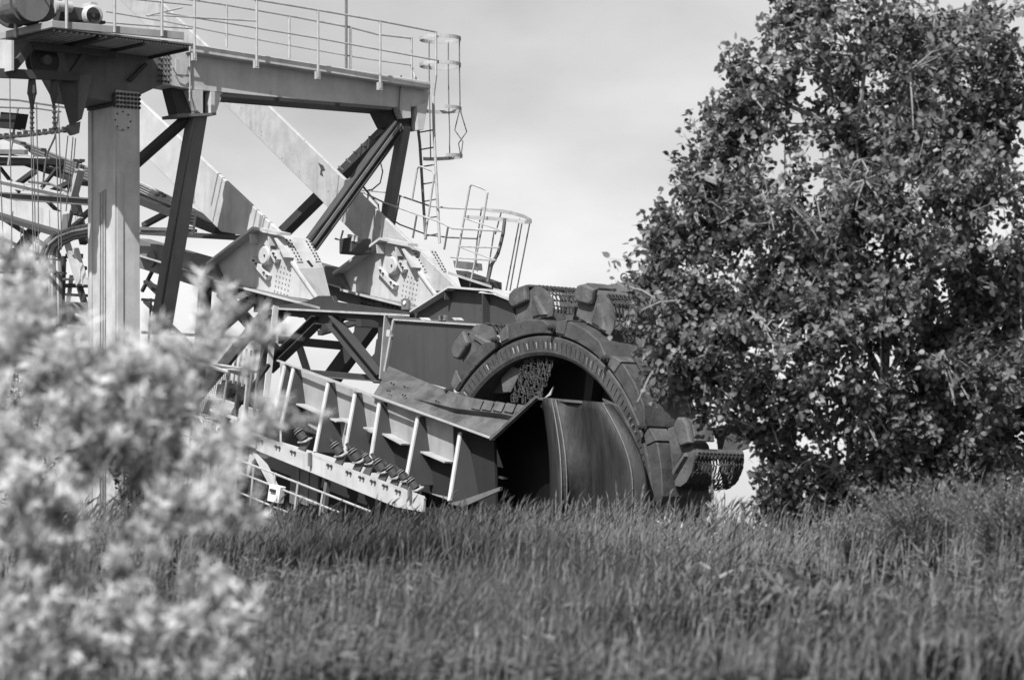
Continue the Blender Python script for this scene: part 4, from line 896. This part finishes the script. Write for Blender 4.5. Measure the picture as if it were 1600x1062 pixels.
make_tree('broadleaf_tree', 'tall leafy broadleaf tree with pale twigs overhanging the right side of the bucket wheel', tb,
    [blob(1400, 110, TY, 190, 150), blob(1300, 60, TY, 70, 80), blob(1520, 30, TY+1, 70, 40), blob(1560, 170, TY+.5, 80, 110), blob(1200, 190, TY-.3, 75, 85), blob(1145, 215, TY, 35, 35),
     blob(1250, 330, TY-.5, 170, 130), blob(1120, 330, TY, 80, 75), blob(1420, 330, TY-.5, 190, 170), blob(1560, 380, TY+.3, 120, 150),
     blob(1110, 460, TY-.4, 120, 95), blob(1065, 440, TY-.4, 62, 50), blob(1045, 500, TY-.5, 50, 45), blob(1065, 565, TY-.6, 45, 35), blob(1130, 610, TY-.5, 55, 35), blob(1025, 360, TY, 18, 16), blob(1085, 290, TY, 20, 18), blob(1180, 125, TY, 18, 20), blob(1245, 20, TY, 20, 30),
     blob(1240, 500, TY-.8, 160, 110), blob(1400, 530, TY-.5, 160, 130), blob(1540, 580, TY, 140, 130), blob(1100, 545, TY-.5, 70, 50), blob(1170, 600, TY-.5, 65, 45), blob(1060, 510, TY-.4, 45, 45),
     blob(1280, 630, TY-.6, 120, 70), blob(1400, 680, TY-.2, 120, 80), blob(1530, 700, TY+.5, 130, 80), blob(1290, 740, TY-.1, 60, 60), blob(1220, 720, TY+.2, 45, 55), blob(1210, 660, TY, 40, 30), blob(1350, 765, TY, 90, 50), blob(1440, 770, TY-.2, 90, 50), blob(1520, 775, TY+.2, 100, 50), blob(1265, 785, TY, 55, 35), blob(1225, 770, TY, 30, 40), blob(1205, 720, TY, 28, 45), blob(1195, 790, TY, 20, 25), blob(1310, 800, TY-.3, 70, 35)],
    2700, 40, .10, [((.1, 0, 0), 4.6, .055), ((-.5, -.2, 0), 3.2, .035), ((.9, .3, 0), 4.4, .05), ((1.6, .2, 0), 3.4, .035)], leaf_tree,
    sprays=[tuple(at(x, y, TY)) for x, y in ((1222, 5), (1200, 45), (1165, 90), (1140, 110), (1150, 150), (1110, 165), (1125, 200), (1105, 210), (1085, 245), (1100, 280), (1062, 270), (1055, 300), (1020, 332), (1035, 355), (1005, 380), (1020, 410), (992, 425), (998, 470), (1008, 520), (1018, 575), (1035, 610), (1090, 640), (1140, 665), (1185, 680), (1210, 735), (1200, 785), (1240, 800), (1500, 95), (1570, 60), (1480, 60), (1420, 20), (1590, 100))])
make_tree('dense_tree', 'dark dense tree low behind the tall broadleaf tree at the right edge', (6.6, 48.5, float(ground_z(np.array(6.6), np.array(48.5)))),
    [blob(1540, 640, 48.5, 130, 110), blob(1430, 690, 48.5, 90, 80), blob(1590, 540, 48.7, 100, 110), blob(1490, 560, 48.7, 80, 80), blob(1380, 740, 48.5, 50, 40)],
    420, 60, .1, [((-.2, 0, 0), 3.0, .08)], leaf_dark, barkm=bark_d)

# ---- grass, one mass of blades with seed stalks
NT = 11000; PER = 30; NBL = NT*PER
ty = np.sqrt(rng.uniform(15**2, 50.5**2, NT)); ty = np.where(rng.random(NT) < .25, rng.uniform(40, 50, NT), ty); tx = rng.uniform(-1, 1, NT)*(ty*.155+.5)
patch_t = fbm(tx, ty*.6, .9, 3); fine_t = fbm(tx, ty, 2.2, 5)
kind = rng.random(NT)                                             # low dark sward, mid grass, tall pale tussocks
tall = np.clip((kind-.55+.35*patch_t)/.45, 0, 1)
dk = 1.3*np.exp(-((tx+1.9)/2.0)**2-((ty-42.0)/3.4)**2)+.8*np.exp(-((tx-2.4)/1.6)**2-((ty-32)/2.2)**2)+1.1*np.exp(-((tx-4.0)/1.8)**2-((ty-24.5)/2.5)**2)+.5*np.exp(-((tx+.5)/1.5)**2-((ty-27)/2)**2)  # dark tone patches; the left-centre one is a painted shadow band
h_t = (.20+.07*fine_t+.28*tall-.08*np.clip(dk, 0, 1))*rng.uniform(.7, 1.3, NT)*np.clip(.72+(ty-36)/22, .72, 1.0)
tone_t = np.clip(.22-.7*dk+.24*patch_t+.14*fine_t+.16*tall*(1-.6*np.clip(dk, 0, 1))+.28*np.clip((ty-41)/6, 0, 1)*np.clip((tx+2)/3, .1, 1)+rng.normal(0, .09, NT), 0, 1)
rad_t = rng.uniform(.12, .38, NT); lean_t = .15+.35*fbm(tx, ty, 1.6, 21)+rng.normal(0, .15, NT)
ti = np.repeat(np.arange(NT), PER); rr = np.sqrt(rng.random(NBL))*rad_t[ti]; az = rng.uniform(0, 6.28, NBL)
xx = tx[ti]+rr*np.cos(az); yy = ty[ti]+rr*np.sin(az)
hgt = np.clip(h_t[ti]*rng.uniform(.45, 1.3, NBL), .08, .85); wid = rng.uniform(.002, .0055, NBL)*np.where(rng.random(NBL) < .06, 2.2, 1)
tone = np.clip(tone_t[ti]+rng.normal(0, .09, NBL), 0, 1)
az = az+rng.normal(0, .6, NBL); bend = np.clip(rr/rad_t[ti]*1.0+rng.normal(.3, .4, NBL), .02, 2.2)
wind = np.stack([lean_t[ti], rng.normal(0, .06, NBL), np.zeros(NBL)], 1)
base = np.stack([xx, yy, ground_z(xx, yy)-.03], 1); dirh = np.stack([np.cos(az), np.sin(az), np.zeros(NBL)], 1)*bend[:, None]+wind
sdv = np.stack([-np.sin(az+rng.normal(0, .8, NBL)), np.cos(az), np.zeros(NBL)], 1); sdv /= np.linalg.norm(sdv, axis=1, keepdims=True); sdv = sdv*.5+np.array([.75, 0, 0])
up = np.array([0, 0, 1.0]); h1 = hgt[:, None]
p1 = base+up*h1*.5+dirh*h1*.15; p2 = base+up*h1*.82+dirh*h1*.42; p3 = base+up*h1*(1-.12*bend[:, None])+dirh*h1*.8
w1 = wid[:, None]
vs = np.stack([base-sdv*w1*.5, base+sdv*w1*.5, p1-sdv*w1*.5, p1+sdv*w1*.5, p2-sdv*w1*.35, p2+sdv*w1*.35, p3], 1).reshape(-1, 3)
k = np.arange(NBL)*7
tri_ = np.stack([np.stack([k, k+1, k+3], 1), np.stack([k, k+3, k+2], 1), np.stack([k+2, k+3, k+5], 1), np.stack([k+2, k+5, k+4], 1), np.stack([k+4, k+5, k+6], 1)], 1).reshape(-1, 3)
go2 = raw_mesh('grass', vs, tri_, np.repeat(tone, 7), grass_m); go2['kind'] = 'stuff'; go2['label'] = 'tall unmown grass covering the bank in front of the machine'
# low broad-leaved herbs woven through the grass
NH = 3200; PH = 16
hy = np.sqrt(rng.uniform(17**2, 49**2, NH)); hx = rng.uniform(-1, 1, NH)*(hy*.155+.4); keep = fbm(hx, hy*.7, 1.3, 11)+rng.normal(0, .25, NH) > .12
hx, hy = hx[keep], hy[keep]; NH = len(hx); hi_ = np.repeat(np.arange(NH), PH); n_ = NH*PH
hh = rng.uniform(.12, .42, NH); C = np.stack([hx[hi_]+rng.normal(0, .10, n_), hy[hi_]+rng.normal(0, .10, n_), ground_z(hx, hy)[hi_]+hh[hi_]*rng.uniform(.3, 1.05, n_)], 1)
d_ = unit(n_); d_[:, 2] = d_[:, 2]*.5+.15
hb = leaves_mesh('herbs', C, unit(n_)*.6+np.array([0, -.2, .8]), d_, rng.uniform(.05, .14, n_), rng.uniform(.014, .035, n_), np.clip(rng.normal(.3, .15, NH)[hi_]+rng.normal(0, .12, n_), 0, 1), leaf_weed)
hb['kind'] = 'stuff'; hb['label'] = 'low broad leaved herbs woven through the tall grass'
# seed stalks with plumes
NS = 9000
yy = rng.uniform(24, 49.5, NS); m_ = rng.random(NS) < .5; yy = np.where(m_, rng.uniform(42, 49.5, NS), yy); xx = rng.uniform(-1, 1, NS)*(yy*.155+.4)
h_ = rng.uniform(.28, .66, NS)*np.clip(.6+(yy-34)/20, .6, 1)*np.where(rng.random(NS) < .12, 1.25, 1); bz = ground_z(xx, yy); lean = rng.normal(.16, .18, NS); leany = rng.normal(0, .08, NS)
b_ = np.stack([xx, yy, bz], 1); tp = np.stack([xx+lean*h_, yy+leany, bz+h_], 1); w_ = .004; sx = np.array([1.0, 0, 0])
v1 = [b_-sx*w_, b_+sx*w_, tp+sx*w_*.7, tp-sx*w_*.7]
dn = (tp-b_)/h_[:, None]; pl_ = rng.uniform(.08, .16, NS)[:, None]; pw = rng.uniform(.004, .011, NS)[:, None]
v2 = [tp-dn*pl_*.3, tp+dn*pl_*.25+sx*pw, tp+dn*pl_+sx*lean[:, None]*.15, tp+dn*pl_*.25-sx*pw]
sy = np.array([0, 1.0, 0]); v3 = [tp-dn*pl_*.3, tp+dn*pl_*.25+sy*pw, tp+dn*pl_+sx*lean[:, None]*.15, tp+dn*pl_*.25-sy*pw]
vs = np.stack(v1+v2+v3, 1).reshape(-1, 3); k = np.arange(NS)*12
tri_ = np.concatenate([np.stack([k+o_, k+o_+1, k+o_+2], 1) for o_ in (0, 4, 8)]+[np.stack([k+o_, k+o_+2, k+o_+3], 1) for o_ in (0, 4, 8)])
tn_ = np.clip(rng.normal(.75, .15, NS)*(1-.75*np.exp(-((xx+1.6)/2.0)**2-((yy-42)/4)**2)), .1, 1)  # stalks darkened as well within the painted shadow band
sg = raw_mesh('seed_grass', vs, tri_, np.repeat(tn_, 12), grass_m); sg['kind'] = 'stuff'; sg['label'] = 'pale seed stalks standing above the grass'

# ---- weeds and shrubs
def leafy(name, label, cat, px, py, Y, hpx, wpx, nst, nleaf, lsz, asp, mat, group=None, barkm=bark_d, up_=.6, taper=1.0):
    b_ = at(px, py, Y); b_.z = float(ground_z(np.array(b_.x), np.array(Y))); k = Y/F
    top = at(px, py-hpx, Y).z; H_ = top-b_.z; W_ = wpx*k
    T0 = empty(name, b_, label, cat, group); mb = MB(); Cs, Ds, Ns = [], [], []
    for i in range(nst):
        a = rng.uniform(0, 6.28); rr = rng.uniform(0, 1)**.6*W_; hh = H_*rng.uniform(.6, 1.05)*(1-.35*taper*rr/W_)
        tp = b_+Vector((math.cos(a)*rr, math.sin(a)*rr*.8, hh)); md = b_.lerp(tp, .5)+Vector((-math.cos(a)*rr*.2, 0, hh*.08)); st = b_+Vector((math.cos(a)*rr*.25, math.sin(a)*rr*.2, 0))
        mb.tube([st, md, tp], .008+.004*H_, 4, .003, cap=False)
        t_ = rng.uniform(.15, 1.05, nleaf); s_ = np.array(st); m2 = np.array(md); e_ = np.array(tp)
        c = ((1-t_)**2)[:, None]*s_+(2*t_*(1-t_))[:, None]*m2+(t_**2)[:, None]*e_
        Cs.append(c+rng.normal(0, .02, c.shape)); d_ = unit(nleaf); d_[:, 2] = np.abs(d_[:, 2])*.5+up_*.5; Ds.append(d_); Ns.append(unit(nleaf)*.6+np.array([0, -.2, .8]))
    build('stem', mb, barkm, T0); C = np.concatenate(Cs); n_ = len(C)
    leaves_mesh('foliage', C, np.concatenate(Ns), np.concatenate(Ds), rng.uniform(.6, 1.3, n_)*lsz, rng.uniform(.7, 1.2, n_)*lsz*asp, np.clip(rng.normal(.5, .25, n_), 0, 1), mat, T0)
    return T0
leafy('dock_plant', 'clump of broad curled dock leaves in the grass below the tree', 'weed', 1230, 985, 33, 95, 105, 26, 9, .22, .26, leaf_weed, up_=1.3)
leafy('dock_plant', 'smaller clump of curling dock leaves left of the broad clump', 'weed', 1075, 940, 36, 60, 70, 14, 8, .18, .26, leaf_weed, up_=1.3)
leafy('dock_plant', 'dark leafy weed patch at the bottom right corner of the grass', 'weed', 1540, 1100, 27, 100, 150, 40, 26, .12, .35, leaf_dark, up_=1.0)
leafy('dock_plant', 'low dark leafy weed in the middle of the lower grass', 'weed', 1290, 1060, 28, 75, 100, 26, 18, .12, .32, leaf_dark, up_=1.0)
for i, (px, py, Y, h_, w_, lb) in enumerate(((1440, 890, 40, 140, 120, 'bushy pale goldenrod stand under the dark tree, nearest the tree trunk'), (1575, 900, 39, 165, 130, 'bushy pale goldenrod stand cut by the right edge of the picture'), (1345, 880, 42, 80, 80, 'short goldenrod tuft at the foot of the broadleaf tree'))):
    leafy('goldenrod_stand', lb, 'weed', px, py, Y, h_, w_, 130, 60, .055, .2, leaf_weed, 'goldenrod stands under the trees', up_=1.4, taper=.25)
leafy('dark_shrub', 'small dark leafed shrub between the pale bush and the mesh screen', 'shrub', 235, 850, 50, 275, 62, 60, 70, .09, .55, leaf_dark)
leafy('dark_shrub', 'dark leafed shrub low left behind the pale bush under the hose bundle', 'shrub', 40, 850, 51, 385, 45, 40, 70, .09, .55, leaf_dark)
leafy('reed_tuft', 'tall pale plumed grass tuft against the lower right bucket', 'grass', 1115, 850, 44, 115, 14, 12, 14, .12, .12, leaf_bush, up_=1.6)
leafy('reed_tuft', 'dry pale grass tuft at the foot of the wheel rim', 'grass', 1045, 850, 44, 70, 20, 14, 12, .1, .14, leaf_bush, up_=1.4)

# ---- pale out-of-focus bush close to the camera
BY = 21.0
bb = at(90, 1300, BY); bb.z = float(ground_z(np.array(bb.x), np.array(BY)))
BU = empty('pale_bush', bb, 'pale fine-leaved bush out of focus in the left foreground', 'bush')
tg = [(20, 420, .4), (45, 470, .2), (100, 520, .3), (150, 560, 0), (215, 570, .2), (270, 560, -.1), (330, 545, .1), (425, 525, .2), (350, 480, .3), (455, 660, -.1), (400, 655, 0), (300, 650, .1), (240, 650, .3), (380, 715, -.2), (385, 790, -.2), (330, 770, .1), (260, 780, .2), (180, 700, .1),
      (110, 640, -.1), (50, 610, .1), (10, 560, .3), (20, 700, 0), (60, 770, -.3), (20, 850, -.3), (90, 830, .1), (250, 870, -.2), (310, 980, -.4), (330, 920, -.3), (390, 975, -.3), (260, 1010, -.4), (60, 960, -.5), (30, 1030, -.5), (100, 990, -.3), (330, 1050, -.5), (20, 930, -.3), (80, 1040, -.4), (150, 1040, -.3), (190, 960, -.2), (10, 1000, -.2), (60, 890, 0), (10, 480, .5), (170, 640, .4), (200, 590, .5), (130, 720, .3), (320, 700, .3), (290, 600, .4), (40, 660, .5), (80, 570, .5), (240, 720, .5)]
tg += [(x+rng.uniform(-38, 30), y+rng.uniform(-15, 45), d+rng.uniform(-.3, .4)) for x, y, d in tg if x < 400 and y < 830 and rng.random() < .55]
mb = MB(); Cs, Ds, Ns, Ts = [], [], [], []
for px, py, dz in tg:
    tp = at(px, py, BY+dz*1.6); st = bb+Vector((random.uniform(-.7, .6), random.uniform(-.5, .5), 0))
    c1 = st.lerp(tp, .45)+Vector((-.10*(tp.x-st.x), dz*.3, .32*(tp.z-st.z)))
    pts = [st*((1-t_)**2)+c1*(2*t_*(1-t_))+tp*(t_**2) for t_ in np.linspace(0, 1, 9)]
    mb.tube(pts, .008, 5, .002, cap=False)
    for _ in range((17 if px < 240 else 12) if py < 830 else 11):
        t_ = rng.uniform(.5, 1.0)**.55; k0 = min(int(t_*8), 7); p = pts[k0].lerp(pts[k0+1], t_*8-k0)
        d = (pts[k0+1]-pts[k0]).normalized()*.6+Vector(unit(1)[0])*.7+Z*.35; d.normalize(); sl_ = rng.uniform(.08, .28)
        mb.tube([p, p+d*sl_], .003, 3, .0015, cap=False)
        k = 30; s_ = rng.uniform(.0, 1.1, k)[:, None]**.6; dv = np.array(d)
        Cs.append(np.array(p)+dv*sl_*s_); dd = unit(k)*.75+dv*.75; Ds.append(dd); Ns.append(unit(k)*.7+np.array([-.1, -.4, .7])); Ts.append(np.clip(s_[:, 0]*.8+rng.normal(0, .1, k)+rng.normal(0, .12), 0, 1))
build('branches', mb, bark, BU); C = np.concatenate(Cs); n_ = len(C)
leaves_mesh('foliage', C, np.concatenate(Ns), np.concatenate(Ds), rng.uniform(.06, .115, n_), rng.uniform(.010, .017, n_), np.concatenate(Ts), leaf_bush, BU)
